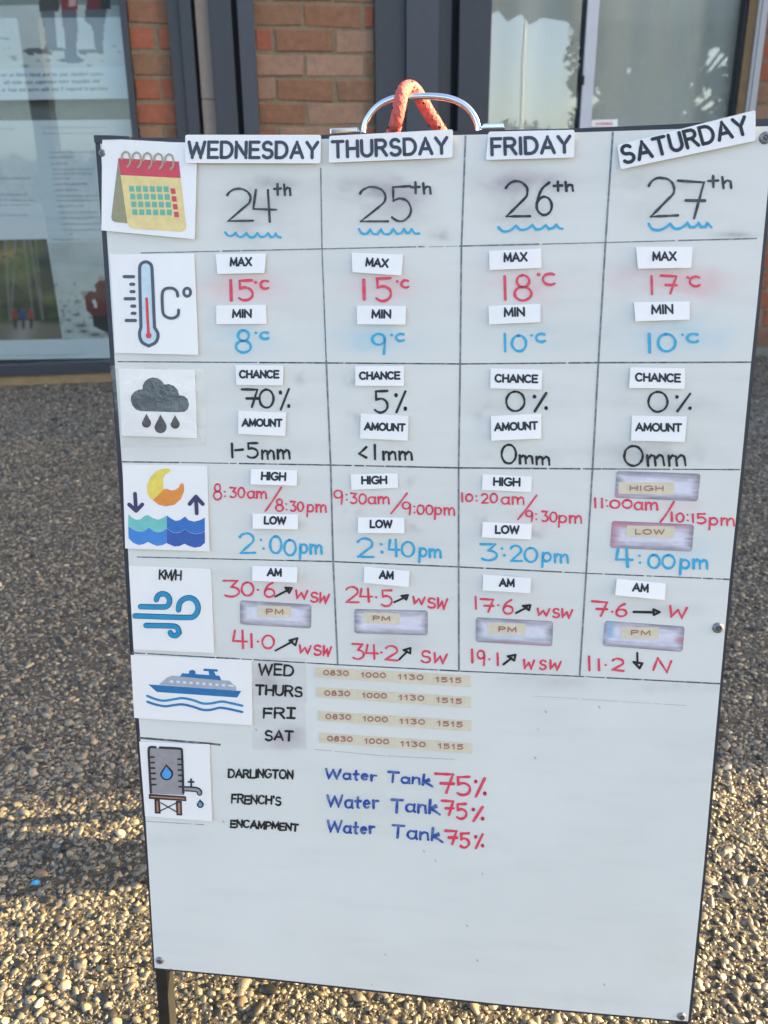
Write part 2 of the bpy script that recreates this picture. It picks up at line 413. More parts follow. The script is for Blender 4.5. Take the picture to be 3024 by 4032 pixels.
nt_.links.new(r1.outputs[0], mx.inputs[6]); nt_.links.new(r2.outputs[0], mx.inputs[7])
nz = noise_node(nt_, 1.3, 5); r3 = ramp(nt_, nz.outputs['Fac'], [(.35, (.78,)*3), (.68, (1.12,)*3)])
mx2 = nt_.nodes.new('ShaderNodeMix'); mx2.data_type = 'RGBA'; mx2.blend_type = 'MULTIPLY'; mx2.inputs[0].default_value = 1
nt_.links.new(mx.outputs[2], mx2.inputs[6]); nt_.links.new(r3.outputs[0], mx2.inputs[7]); nt_.links.new(mx2.outputs[2], p_.inputs['Base Color'])
b = nt_.nodes.new('ShaderNodeBump'); b.inputs['Strength'].default_value = .9; b.inputs['Distance'].default_value = .006
nt_.links.new(vo2.outputs['Distance'], b.inputs['Height']); nt_.links.new(b.outputs[0], p_.inputs['Normal']); setp(p_, Roughness=.55)
M_matrix = mat('aggregate_mortar', (80, 72, 60), .85, var=.4, scale=110, bump=1.0, bscale=330)
PX0, PX1, PY0, PY1 = -2.3, 2.4, .45, 3.4     # pavement bay where stones are modelled
mb = MB(); E_ = 120
for (x0, x1, y0, y1) in ((-E_, PX0, -E_, E_), (PX1, E_, -E_, E_), (PX0, PX1, -E_, PY0), (PX0, PX1, PY1, E_)):
    mb.add([(x0, y0, 0), (x1, y0, 0), (x1, y1, 0), (x0, y1, 0)], [(0, 1, 2, 3)])
o = mb.build('ground', mg, origin=(0, 0, 0)); props(o, 'grey brown exposed aggregate paving running up to the building', kind='structure')
mb = MB(); mb.add([(PX0, PY0, 0), (PX1, PY0, 0), (PX1, PY1, 0), (PX0, PY1, 0)], [(0, 1, 2, 3)])
o = mb.build('pavement', M_matrix, origin=(0, 0, 0)); props(o, 'brown mortar bed of the pebble paving under the whiteboard', kind='structure')
mb = MB(); mb.box(JA - JD*1.2 - JN*.0014 + Vector((0,0,-.002)), JD*3.2, JN*.0028, Vector((0, 0, .003)))
o = mb.build('expansion_joint', mat('joint_filler', (84, 75, 64), .9, var=.3, scale=80)); props(o, 'thin dark joint across the pebble paving left of the board', kind='structure')

def stones(name, x0, x1, y0, y1, cell, sub, seed, inside, JG=.15):
    r = np.random.default_rng(seed)
    xs = np.arange(x0, x1, cell); ys = np.arange(y0, y1, cell*.88)
    X, Y = np.meshgrid(xs, ys); X = X + (np.arange(len(ys)) % 2)[:, None]*cell*.5
    X = X.ravel() + r.normal(0, cell*.27, X.size); Y = Y.ravel() + r.normal(0, cell*.27, Y.size)
    k = inside(X, Y) & (r.random(X.size) > .06)
    dj = np.abs((X-JA.x)*JN.x + (Y-JA.y)*JN.y); k &= dj > .0042
    X, Y = X[k], Y[k]; n = X.size
    bm = bmesh.new()
    if sub: bmesh.ops.create_icosphere(bm, subdivisions=sub, radius=1)
    else: bmesh.ops.create_uvsphere(bm, u_segments=4, v_segments=2, radius=1); bmesh.ops.triangulate(bm, faces=bm.faces)
    V = np.array([v.co[:] for v in bm.verts]); Fc = np.array([[v.index for v in f.verts] for f in bm.faces]); bm.free()
    rad = np.clip(r.lognormal(math.log(cell*.43), .34, n), cell*.2, cell*.95)
    sc = np.stack([rad*r.uniform(.85, 1.45, n), rad*r.uniform(.65, 1.05, n), rad*r.uniform(.32, .65, n)], -1)
    a = r.uniform(0, math.pi, n); ca, sa = np.cos(a), np.sin(a)
    P = V[None]*(1 + r.normal(0, JG*(.75 if sub == 2 else 1), (n, len(V), 1)))*sc[:, None]
    tx, ty = r.normal(0, .3, n), r.normal(0, .3, n)
    x = P[..., 0]*ca[:, None] - P[..., 1]*sa[:, None]; y = P[..., 0]*sa[:, None] + P[..., 1]*ca[:, None]
    z = P[..., 2] + x*tx[:, None] + y*ty[:, None] + (r.uniform(-.6, .3, n)*sc[:, 2])[:, None]
    co = np.stack([x + X[:, None], y + Y[:, None], z], -1).reshape(-1, 3)
    fs = (Fc[None] + (np.arange(n)*len(V))[:, None, None]).reshape(-1, 3)
    me = bpy.data.meshes.new(name); me.vertices.add(len(co)); me.vertices.foreach_set('co', co.ravel())
    me.loops.add(fs.size); me.loops.foreach_set('vertex_index', fs.ravel().astype(np.int32))
    me.polygons.add(len(fs)); me.polygons.foreach_set('loop_start', np.arange(0, fs.size, 3, dtype=np.int32))
    me.update(calc_edges=True); me.polygons.foreach_set('use_smooth', np.full(len(fs), sub > 0))
    pal = np.array((.80, .78, .76))*np.array([lin(c) for c in ((142,132,112),(132,124,106),(166,152,126),(120,112,97),(54,50,44),(136,126,108),(150,138,116),(96,84,68),(38,36,33),(200,182,150),(128,121,110),(140,120,92))])  # darkest stones stand in for shaded pits between pebbles
    pw = np.array([.15,.14,.06,.13,.13,.09,.07,.04,.12,.02,.04,.02]); c = pal[r.choice(len(pal), n, p=pw/pw.sum())]*r.uniform(.8, 1.2, (n, 1))
    c4 = np.ones((n, len(V), 4)); c4[..., :3] = c[:, None]
    at = me.color_attributes.new('tint', 'FLOAT_COLOR', 'POINT'); at.data.foreach_set('color', c4.ravel())
    me.materials.append(M_stone); o = bpy.data.objects.new(name, me); place(o, (0, 0, 0), None)
    return n, props(o, kind='stuff')
M_stone = vcmat('river_pebble', rough=.4, bump=.35, bscale=500, spec=.6)
def view(X, Y, y0, y1): return (Y > y0) & (Y <= y1) & (np.abs(X) < .50*Y + .22) & (X > PX0) & (X < PX1)
n1_, o = stones('pebbles', -1.1, 1.1, PY0+.1, 1.32, .0096, 2, 5, lambda X, Y: view(X, Y, .5, 1.32)); props(o, 'cream and brown pebbles set in the paving around the board feet', 'pebbles')
n2_, o = stones('pebbles', PX0, PX1, 1.32, PY1, .0102, 1, 6, lambda X, Y: view(X, Y, 1.32, PY1)); props(o, 'shaded grey brown pebbles in the paving towards the building', 'pebbles')
n3_, o = stones('grit', -1.1, 1.1, PY0+.1, 1.5, .0046, 0, 8, lambda X, Y: view(X, Y, .5, 1.5), .25); props(o, 'fine brown grit between the paving pebbles', 'grit')
n4_, o = stones('pebbles', -2.7, 2.6, PY1, 5.3, .0112, 0, 9, lambda X, Y: (Y > PY1) & (Y < 5.3) & (np.abs(X) < .5*Y+.22) & ((X-G0.x)*WN.x + (Y-G0.y)*WN.y > .02), .2); props(o, 'fine shaded pebbles in the paving along the foot of the building', 'pebbles')
print('pebbles', n4_, n1_, n2_, n3_)
g = ground(143, 3492); mb = MB(); mb.add([g + Vector(v)*.8 for v in ((-.008,-.003,.009),(.004,-.006,.010),(.009,.001,.012),(.002,.005,.0125),(-.007,.004,.010),(0,0,.0145))], [(0,1,5),(1,2,5),(2,3,5),(3,4,5),(4,0,5)])
props(mb.build('plastic_scrap', mat('blue_plastic', (40, 150, 200), .4)), 'tiny bright blue scrap lying on the pebbles left of the board', 'scrap')

# ------------------------------------------------------------ building
ZT = 2.6
def wbox(mb, s0, s1, z0, z1, o0, o1, mi=0):
    mb.box(WP(s0, z0, o0), WU*(s1-s0), WN*(o1-o0), Vector((0, 0, z1-z0)), mi)
M_mortar = mat('mortar', (142, 126, 102), .95, var=.18, scale=50, bump=.6, bscale=260, albedo=.8)
M_brick, nt_, p_ = newmat('old_brick'); setp(p_, Roughness=.9)
oi = nt_.nodes.new('ShaderNodeObjectInfo'); tcb = nt_.nodes.new('ShaderNodeTexCoord')
rb = ramp(nt_, oi.outputs['Random'], [(0, lin((156,92,68))), (.16, lin((138,98,74))), (.33, lin((150,118,96))), (.5, lin((134,100,76))), (.66, lin((160,94,70))), (.83, lin((144,108,86))), (.92, lin((158,126,104)))])
rb.color_ramp.interpolation = 'CONSTANT'
va = nt_.nodes.new('ShaderNodeVectorMath'); nt_.links.new(tcb.outputs['Object'], va.inputs[0])
cmb = nt_.nodes.new('ShaderNodeCombineXYZ'); mm = nt_.nodes.new('ShaderNodeMath'); mm.operation = 'MULTIPLY'; mm.inputs[1].default_value = 37
nt_.links.new(oi.outputs['Random'], mm.inputs[0]); nt_.links.new(mm.outputs[0], cmb.inputs[0]); nt_.links.new(mm.outputs[0], cmb.inputs[2]); nt_.links.new(cmb.outputs[0], va.inputs[1])
nb = noise_node(nt_, 26, 6, .7, vec=va.outputs[0]); rr = ramp(nt_, nb.outputs['Fac'], [(.3, (.82,)*3), (.52, (1,)*3), (.72, (1.22, 1.2, 1.18))])
mxb = nt_.nodes.new('ShaderNodeMix'); mxb.data_type = 'RGBA'; mxb.blend_type = 'MULTIPLY'; mxb.inputs[0].default_value = 1
nt_.links.new(rb.outputs[0], mxb.inputs[6]); nt_.links.new(rr.outputs[0], mxb.inputs[7]); nt_.links.new(mxb.outputs[2], p_.inputs['Base Color'])
nb2 = noise_node(nt_, 130, 5, .6, vec=va.outputs[0]); bb = nt_.nodes.new('ShaderNodeBump'); bb.inputs['Strength'].default_value = .9; bb.inputs['Distance'].default_value = .004
nt_.links.new(nb2.outputs['Fac'], bb.inputs['Height']); nt_.links.new(bb.outputs[0], p_.inputs['Normal'])
dz = Wl(1200, 307).z - Wl(1200, 402.5).z; ZJ = Wl(1200, 402.5).z; BL = Ws(1196+232, 300) - Ws(1196, 300); JT = .016
print('course', dz, 'brick', BL)
BM = []
def brick_mesh(L, H, D, seed):
    rr_ = random.Random(seed); bm = bmesh.new(); bmesh.ops.create_cube(bm, size=1)
    bmesh.ops.scale(bm, vec=(L, D, H), verts=bm.verts)
    for v in bm.verts: v.co += Vector((rr_.gauss(0, .0026), rr_.gauss(0, .0014), rr_.gauss(0, .0024)))
    bmesh.ops.bevel(bm, geom=list(bm.edges), offset=.0045, segments=1, affect='EDGES')
    me = bpy.data.meshes.new('brick'); bm.to_mesh(me); bm.free(); me.materials.append(M_brick)
    return me
MESHC = {}
yaw = math.atan2(WU.y, WU.x)
def pier(label, s0, s1, z0, z1, phaseA, o_face=0.0):
    """brickwork between two positions along the wall; every brick its own object"""
    cen = WP((s0+s1)/2, z0); root = empty('brick_wall', cen, label, 'wall')
    mb = MB(); wbox(mb, s0, s1, z0, max(z1, ZT) if z1 > 1.5 else z1, o_face-.24, o_face-.005); mb.build('mortar', M_mortar, root)
    k0 = int(math.floor((z0-ZJ)/dz))
    for k in range(k0, k0+60):
        za, zb = ZJ + k*dz, ZJ + (k+1)*dz
        za2, zb2 = max(za, z0-JT/2), min(zb, z1)
        if zb2 - za2 < .04: 
            if za >= z1: break
            continue
        ph = phaseA + (BL/2 if k % 2 else 0)
        n0 = int(math.floor((s0-ph)/BL)) - 1
        for n in range(n0, n0+60):
            a, b = max(ph+n*BL, s0-JT/2), min(ph+(n+1)*BL, s1+JT/2)
            if a > s1: break
            L = b-a-JT; H = zb2-za2-JT
            if L < .025: continue
            q = (round(L, 3), round(H, 3), (k*7+n) % 3)
            if q not in MESHC: MESHC[q] = brick_mesh(L, H, .09, hash(q) % 999)
            o = bpy.data.objects.new('brick', MESHC[q]); pr = random.uniform(-.002, .004)
            p = WP((a+b)/2 + random.uniform(-.002, .002), (za2+zb2)/2, o_face-.045+pr)
            WORG[o.name] = p; o.parent = root; o.location = p - WORG[root.name]; o.rotation_euler = (random.gauss(0, .004), random.gauss(0, .004), yaw)
            col.objects.link(o)
    return root
sA, sB, sC, sD, sE = Ws(526), Ws(681), Ws(788), Ws(840), Ws(1011)
sF, sG, sH, sI = Ws(1475), Ws(1592), Ws(1716), Ws(1798)
sJ, sK, sL, sM, sN, sO, sP = Ws(1921), Ws(2288), Ws(2333), Ws(2893), Ws(2906), Ws(2939), Ws(2974)
pier('narrow strip of brickwork between the poster window and the dark post', sA, sB, 0, 2.1, Ws(628))
pier('brickwork pier of red and brown bricks behind the chrome handle', sE, sF, 0, 2.1, Ws(1084))
ZS = 1.12
pier('brickwork under the window, hidden behind the whiteboard', sJ-.02, sP, 0, ZS-.05, Ws(1990))
pier('brickwork at the right edge beside the window trim', sP, sP+.62, .045, 2.1, sP+.10)
M_alu = mat('blue_grey_aluminium', (51, 56, 63), .4, var=.07, scale=40)
M_alu2 = mat('blue_grey_aluminium_light', (62, 67, 75), .42, var=.06, scale=40)
M_dark = mat('dark_gap', (24, 27, 32), .7)
M_taupe = mat('taupe_strip', (140, 128, 118), .7, var=.06, scale=30)
def post(name, label, cat, parts, z1=ZT):
    root = empty(name, WP((parts[0][1]+parts[-1][2])/2, 0), label, cat)
    for nm, s0, s1, o0, o1, m in parts:
        mb = MB(); wbox(mb, s0, s1, 0, z1, o0, o1); mb.build(nm, m, root, bevel=.0015)
    return root
W_ = sB + (sC-sB)
post('door_post', 'slate grey aluminium post left of the narrow taupe strip', 'post',
     [('face', sB, sB+(sC-sB)*.42, -.05, .035, M_alu), ('face', sB+(sC-sB)*.42+.001, sB+(sC-sB)*.86, -.05, .050, M_alu), ('groove', sB+(sC-sB)*.86+.001, sC-.001, -.05, -.02, M_dark)])
rt = empty('downpipe', WP((sC+sD)/2, 0), 'flat taupe strip running up between two slate grey posts', 'strip')
zj = Wl(810, 392).z
mb = MB(); wbox(mb, sC, sD, 0, zj-.002, -.05, .02); mb.build('section', M_taupe, rt, bevel=.001)
mb = MB(); wbox(mb, sC, sD, zj+.001, ZT, -.05, .02); mb.build('section', M_taupe, rt, bevel=.001)
post('door_post', 'slate grey aluminium post with a dark groove, left of the brick pier', 'post',
     [('face', sD+.001, Ws(926), -.05, .045, M_alu), ('groove', Ws(926)+.001, Ws(948), -.05, -.01, M_dark), ('face', Ws(948)+.001, sE, -.05, .045, M_alu2)])
post('window_post', 'wide slate grey aluminium post behind the handle, left of the sky reflecting window', 'post',
     [('face', sF, sG, -.05, .03, M_alu), ('face', sG+.001, sH, -.05, .055, M_alu2), ('groove', sH+.001, sI-.03, -.05, .0, M_alu), ('groove', sI-.029, sI, -.05, -.03, M_dark), ('face', sI+.001, sJ, -.05, .04, M_alu)])

def glassmat(name, fac, tint=(.93, .96, .97)):
    m, nt, p = newmat(name); nt.nodes.remove(p); out = [n for n in nt.nodes if n.type == 'OUTPUT_MATERIAL'][0]
    tr = nt.nodes.new('ShaderNodeBsdfTransparent'); tr.inputs[0].default_value = (*tint, 1)
    gl = nt.nodes.new('ShaderNodeBsdfGlossy'); gl.inputs['Roughness'].default_value = .012
    tc_ = nt.nodes.new('ShaderNodeTexCoord'); n_ = nt.nodes.new('ShaderNodeTexNoise'); n_.inputs['Scale'].default_value = 2.2; n_.inputs['Detail'].default_value = 1
    bp = nt.nodes.new('ShaderNodeBump'); bp.inputs['Strength'].default_value = .05; bp.inputs['Distance'].default_value = .01
    nt.links.new(tc_.outputs['Object'], n_.inputs['Vector']); nt.links.new(n_.outputs['Fac'], bp.inputs['Height']); nt.links.new(bp.outputs[0], gl.inputs['Normal'])
    fr_ = nt.nodes.new('ShaderNodeFresnel'); fr_.inputs['IOR'].default_value = 1.5; ge = nt.nodes.new('ShaderNodeNewGeometry')
    ad = nt.nodes.new('ShaderNodeMath'); ad.operation = 'ADD'; ad.inputs[1].default_value = fac; ad.use_clamp = True; nt.links.new(fr_.outputs[0], ad.inputs[0])
    iv = nt.nodes.new('ShaderNodeMath'); iv.operation = 'SUBTRACT'; iv.inputs[0].default_value = 1; nt.links.new(ge.outputs['Backfacing'], iv.inputs[1])
    ml = nt.nodes.new('ShaderNodeMath'); ml.operation = 'MULTIPLY'; nt.links.new(ad.outputs[0], ml.inputs[0]); nt.links.new(iv.outputs[0], ml.inputs[1]); ad = ml
    mx_ = nt.nodes.new('ShaderNodeMixShader'); nt.links.new(ad.outputs[0], mx_.inputs[0]); nt.links.new(tr.outputs[0], mx_.inputs[1]); nt.links.new(gl.outputs[0], mx_.inputs[2])
    nt.links.new(mx_.outputs[0], out.inputs[0]); return m
M_glass = glassmat('coated_window_glass', .18); M_glass2 = glassmat('display_window_glass', .115, (.86, .9, .91))
# right window
M_wht = mat('white_window_frame', (196, 196, 200), .45, var=.03); M_wood = mat('stained_reveal', (116, 92, 62), .7, var=.2, scale=14, bump=.2); M_trim = mat('grey_trim', (172, 172, 174), .5, var=.03)
win = empty('sliding_window', WP((sJ+sP)/2, ZS), 'two pane sliding window with white centre bar, reflecting sky, trees and a pole', 'window')
mb = MB(); wbox(mb, sJ+.001, sK, ZS+.03, 2.2, .008, .012); mb.build('pane', M_glass, win)
mb = MB(); wbox(mb, sL, sM, ZS+.03, 2.2, -.018, -.014); mb.build('pane', M_glass, win)
mb = MB(); wbox(mb, sK+.001, sL-.001, ZS+.03, 2.2, -.03, .030); bar = mb.build('centre_bar', M_wht, win, bevel=.003)
mb = MB(); wbox(mb, sK-.012, sK, ZS+.03, 2.2, -.02, .018); mb.build('seal', M_dark, win)
mb = MB(); wbox(mb, sK-.014, sK+.004, Wl(2285, 338).z, Wl(2285, 300).z, .031, .040); mb.build('latch', M_dark, win, bevel=.002)
mb = MB(); wbox(mb, sM, sN-.001, ZS+.03, 2.2, -.03, .022); mb.build('seal', M_dark, win)
mb = MB(); wbox(mb, sN, sO-.001, ZS+.03, 2.2, -.03, .030); mb.build('reveal', M_wood, win)
mb = MB(); wbox(mb, sO, sO+.012, ZS+.03, 2.2, -.03, .04); wbox(mb, sO+.017, sP-.001, ZS+.03, 2.2, -.03, .045); wbox(mb, sO+.012, sO+.017, ZS+.03, 2.2, -.03, .034); mb.build('trim', M_trim, win)
mb = MB(); wbox(mb, sJ+.001, sP-.001, ZS-.045, ZS+.029, -.06, .06); mb.build('sill', M_wht, win, bevel=.004)
M_blind = mat('pale_blind', (214, 207, 190), .8, var=.03, scale=6)
mb = MB(); N_ = 80
for i in range(N_):
    a, b = sJ - .1 + (sP-sJ+.2)*i/N_, sJ - .1 + (sP-sJ+.2)*(i+1)/N_
    oa, ob = -.12 + .010*math.sin(i*.55), -.12 + .010*math.sin((i+1)*.55)
    mb.add([WP(a, ZS-.1, oa), WP(b, ZS-.1, ob), WP(b, 2.3, ob), WP(a, 2.3, oa)], [(0, 1, 2, 3)], 0, True)
bl = mb.build('curtain', M_blind); props(bl, 'pale grey curtain hanging behind the sliding window', 'curtain')
def WS(off): return lambda x, y, o=0.0: Wl(x, y, off + o)
st_ = empty('warning_sticker', Wl(2380, 485, -.012), 'small white sticker with red WARNING, at the foot of the right pane', 'sticker')
mb = MB(); slab(mb, [K('c3', *p) for p in [(635,697),(785,693),(786,738),(632,738)]], -.0137, -.0132, Wl); mb.build('paper', M_card, st_)
mb = MB()
for s_ in text_strokes('c3', 'WARNING', 658, 727, 755, 725, 14, gap=.2): ribbon(mb, s_, 2.4, -.0130, Wl, 0)
mb.build('lettering', ink((206, 60, 60)), st_)

# ------------------------------------------------------------ poster window
M_print_vc = vcmat('photo_print', .4); M_poster = mat('poster_paper', (214, 220, 222), .5, var=.02)
zb0, zb1 = Wl(200, 1470).z, Wl(200, 1434).z
cab = empty('poster_window', WP(-.5, 0), 'tall glass display window at the left holding information posters', 'window')
mb = MB(); wbox(mb, Ws(500), sA-.001, zb1, ZT, -.08, .04); mb.build('stile', M_alu, cab, bevel=.002)
mb = MB(); wbox(mb, -1.5, sA-.001, zb0, zb1-.001, -.08, .045); mb.build('bottom_rail', M_alu, cab, bevel=.003)
mb = MB(); wbox(mb, -1.5, sA-.001, zb1, zb1+.012, -.03, .030); mb.build('bead', M_alu2, cab, bevel=.001)
mb = MB(); wbox(mb, -1.5, sA-.001, 0.002, zb0-.001, -.08, .03); mb.build('sill', mat('tan_timber_sill', (132, 113, 84), .7, var=.15, scale=20), cab, bevel=.002)
mb = MB(); wbox(mb, -1.5, Ws(500)-.0005, zb1+.012, ZT, .006, .012); mb.build('pane', M_glass2, cab)
mb = MB(); wbox(mb, -1.5, sA-.03, zb1, ZT, -.10, -.085); mb.build('back_board', mat('display_back_board', (118, 124, 120), .7), cab)
PO = -.03
def WPp(x, y, o=0.0): return Wl(x, y, PO + o)
def bil(q, nx, ny):
    q = np.array(q, float); u = np.linspace(0, 1, nx)[None, :, None]; v = np.linspace(0, 1, ny)[:, None, None]
    return (1-v)*((1-u)*q[0]+u*q[1]) + v*((1-u)*q[3]+u*q[2])
def scrib(root, lines, m, h, w, o=.0012):
    """tiny print, too blurred in the photograph to read: word-long rows of pen-like ticks"""
    mb = MB(); rs = random.Random(11)
    for (x0, y0, x1, y1) in lines:
        x = x0
        while x < x1 - h:
            wl = min(rs.uniform(2.0, 5.5)*h, x1-x); pts = []; k = max(3, int(wl/(h*.36)))
            for i in range(k+1):
                t = i/k; xx = x + wl*t; yy = y0 + (y1-y0)*(xx-x0)/(x1-x0)
                pts.append((xx, yy - (h*rs.choice((.9, .62, .62, 1.0)) if i % 2 else 0)))
            ribbon(mb, pts, w*.55, o, WPp, 0); x += wl + h*.6
    return props(mb.build('small_print', m, root), kind='stuff')
INKP = ink((120, 126, 130)); INKP2 = ink((112, 118, 122))
p1 = empty('poster', WPp(240, 390), 'upper poster with a photo of three walkers on sand above three lines of text', 'poster')
mb = MB(); slab(mb, [(-620,-260),(452,-300),(512,388),(-600,402)], -.0009, 0, WPp); mb.build('paper', M_poster, p1)
gx, gy = 190, 110; q = [(-560,-240),(445,-270),(492,262),(-548,282)]
XYp = bil(q, gx, gy); X_, Y_ = XYp[..., 0], XYp[..., 1]
nA = fractal(gx, gy, 8, 6, 4, 21); nB = fractal(gx, gy, 26, 14, 3, 22)
C = np.ones((gy, gx, 3))*np.array(lin((206, 208, 202))); C *= (.9+.2*nA)[..., None]
C[Y_ < 20] *= np.array([.42, .46, .42])      # dark bush line of the photo print
def paint(mask, c, k=1.0):
    global C
    m_ = (np.clip(mask, 0, 1)*k)[..., None]; C = C*(1-m_) + np.array(lin(c))*m_
def inpoly(poly):
    x, y = X_, Y_; r_ = np.zeros(x.shape, bool); n = len(poly)
    for i in range(n):
        x1, y1 = poly[i]; x2, y2 = poly[(i+1) % n]
        if y1 == y2: continue
        c_ = ((y1 > y) != (y2 > y)) & (x < (x2-x1)*(y-y1)/(y2-y1)+x1); r_ ^= c_
    return r_
s3 = 560/1659
def P_(*p): return [(a*s3, b*s3) for a, b in p]
paint(inpoly(P_((450,-500),(700,-500),(690,130),(460,140))), (74,66,58)); paint(inpoly(P_((700,-500),(905,-500),(900,120),(715,120))), (150,40,40)); paint(inpoly(P_((780,-200),(880,-200),(880,70),(800,70))), (212,170,160))
paint(inpoly(P_((990,-500),(1270,-500),(1270,110),(1010,120))), (120,32,36)); paint(inpoly(P_((1170,-400),(1300,-400),(1290,110),(1180,110))), (40,40,44))
for pl, c in ((P_((470,130),(640,120),(665,560),(600,580),(530,590),(515,330)), (96,98,106)), (P_((715,120),(890,115),(905,380),(890,560),(770,560),(745,380)), (94,92,98)), (P_((990,110),(1250,100),(1215,320),(1195,600),(1110,560),(1100,420),(1060,300),(985,240)), (88,88,94)),
              (P_((260,590),(330,555),(470,565),(620,600),(600,640),(400,620),(380,655),(330,640)), (92,96,100)), (P_((600,540),(740,560),(760,600),(600,600)), (96,98,102)), (P_((740,560),(890,560),(905,650),(980,700),(930,740),(800,740),(650,700),(760,680)), (78,96,112)), (P_((915,570),(1100,575),(1205,560),(1205,625),(1010,620),(1000,650),(920,620)), (90,92,98))):
    paint(inpoly(pl) & (nB > .2), c, .95)
for cx, cy, r_ in ((8,150,8),(28,153,10),(46,122,4),(52,225,14),(20,192,5),(38,188,4),(58,235,10),(150,240,8),(190,238,10),(100,260,14),(350,258,10),(450,182,8),(470,205,7),(400,240,6)):
    paint(np.exp(-((X_-cx)/r_)**2-((Y_-cy)/(r_*.45))**2), (84,84,80), .8)
vc_grid('photo_print', XYp, C, M_print_vc, .0004, WPp, p1)
mb = MB()
for t_, a in (('ent on Maria Island and for your checklist covers', (4,302,405,297,15)), ('will make your experience more enjoyable and', (16,331,390,325,15)), ('or food and water with you if required to purchase', (8,361,424,354,15))):
    for s_ in text_strokes('s', t_, *a, gap=.26): ribbon(mb, s_, 2.0, .0012, WPp, 0)
mb.build('printed_text', INKP2, p1)
p2 = empty('poster', WPp(240, 1416), 'lower poster with columns of text above a forest photo and a beach photo', 'poster')
mb = MB(); slab(mb, [(-640,482),(518,470),(600,1408),(-600,1424)], -.0009, 0, WPp); mb.build('paper', M_poster, p2)
k2 = 480/1659
rows = [(670,1290,355),(680,1010,425),(695,935,510),(710,1290,588),(718,1290,648),(728,945,712),(740,1190,790),(750,1060,872),(765,1390,950),(775,1390,1012),(785,1140,1090),(805,1330,1175),(815,1400,1250),(830,1400,1332),(870,1420,1412),(930,1010,1470),(720,1450,1545)]
scrib(p2, [(a*k2, 500+y*k2, b*k2, 500+y*k2-2) for a, b, y in rows], INKP, 7, 2.4)
scrib(p2, [(-300,500+710*k2,400*k2,500+706*k2),(-300,500+935*k2,370*k2,500+932*k2),(-300,500+1018*k2,475*k2,500+1012*k2),(-300,500+1078*k2,440*k2,500+1072*k2),(-300,500+1215*k2,405*k2,500+1210*k2)], INKP, 8, 2.4)
scrib(p2, [(160,506,420,504),(165,529,400,527)], INKP, 7, 2.2); scrib(p2, [(-200,512,62,510)], INKP, 7, 2.2)
scrib(p2, [(-200,1407,160,1400),(170,1402,345,1396)], INKP, 6, 2)
# forest photo
gx, gy = 150, 100; XYp = bil([(-560,955),(184,941),(246,1335),(-540,1352)], gx, gy); X_, Y_ = XYp[..., 0], XYp[..., 1]
nA = fractal(gx, gy, 9, 6, 5, 31); nB = fractal(gx, gy, 30, 22, 3, 32); nC = fractal(gx, gy, 40, 3, 3, 33)
C = np.array(lin((52, 62, 44)))*np.ones((gy, gx, 3)); paint(np.clip((nA-.45)*4, 0, 1), (104, 112, 62), .75); paint(np.clip((nB-.55)*4, 0, 1), (34, 40, 30), .8)
paint(np.exp(-((X_-35)/60)**2-((Y_-1010)/30)**2)*(nB > .35), (188, 150, 74), .8); paint(np.exp(-((X_-60)/70)**2-((Y_-1090)/50)**2)*(nA > .4), (128, 128, 66), .6)
for cx, w_, sl_ in ((20,5,.06),(-60,7,.02),(95,4,.12),(118,4,.16),(140,3,.1),(-200,6,0),(60,4,-.05)): paint(np.exp(-((X_-cx-(Y_-950)*sl_)/w_)**2)*(Y_ < 1260), (146, 140, 128), .6)
paint(np.clip((Y_-1262)/20, 0, 1), (132, 118, 104), .85); paint(np.exp(-((X_-110-(Y_-1260)*-.4)/45)**2)*(Y_ > 1262), (170, 160, 148), .8)
for cx, c in ((57,(172,46,50)),(89,(46,72,150)),(120,(176,54,52))):
    paint(np.exp(-(((X_-cx)/11)**4+((Y_-1240)/16)**4)), c, .95); paint(np.exp(-(((X_-cx-3)/7)**4+((Y_-1276)/20)**4)), (36,36,40), .9); paint(np.exp(-(((X_-cx)/4)**2+((Y_-1220)/5)**2)), (150,110,96), .9)
vc_grid('photo_print', XYp, C, M_print_vc, .0008, WPp, p2)
# beach photo
gx, gy = 90, 110; XYp = bil([(186,955),(560,948),(598,1325),(248,1338)], gx, gy); X_, Y_ = XYp[..., 0], XYp[..., 1]
nA = fractal(gx, gy, 5, 7, 4, 41); nB = fractal(gx, gy, 22, 22, 3, 42)
C = np.array(lin((192, 196, 190)))*np.ones((gy, gx, 3)); C *= (.88+.24*nA)[..., None]
paint((Y_ > 1110)*np.clip((nB-.62)*8, 0, 1), (84, 86, 80), .6)
for cx, cy, a, b_ in ((320,1282,24,8),(330,1305,18,8),(375,1318,26,9),(300,1240,14,5),(270,1260,10,5),(272,1305,12,6),(255,1205,9,4)): paint(np.exp(-((X_-cx)/a)**2-((Y_-cy)/b_)**2), (58, 60, 56), .9)
paint(inpoly([(334,1165),(350,1145),(378,1150),(372,1120),(392,1102),(430,1100),(470,1110),(480,1235),(430,1250),(365,1245),(340,1220)]), (104, 42, 38), 1); paint(inpoly([(362,1245),(480,1235),(500,1310),(430,1315),(368,1285)]), (44, 40, 38), 1); paint(inpoly([(364,1180),(376,1178),(382,1212),(370,1214)]), (206, 206, 204), 1)
paint(np.exp(-((X_-400)/14)**2-((Y_-1095)/9)**2), (170, 130, 100), .9)
vc_grid('photo_print', XYp, C, M_print_vc, .0006, WPp, p2)

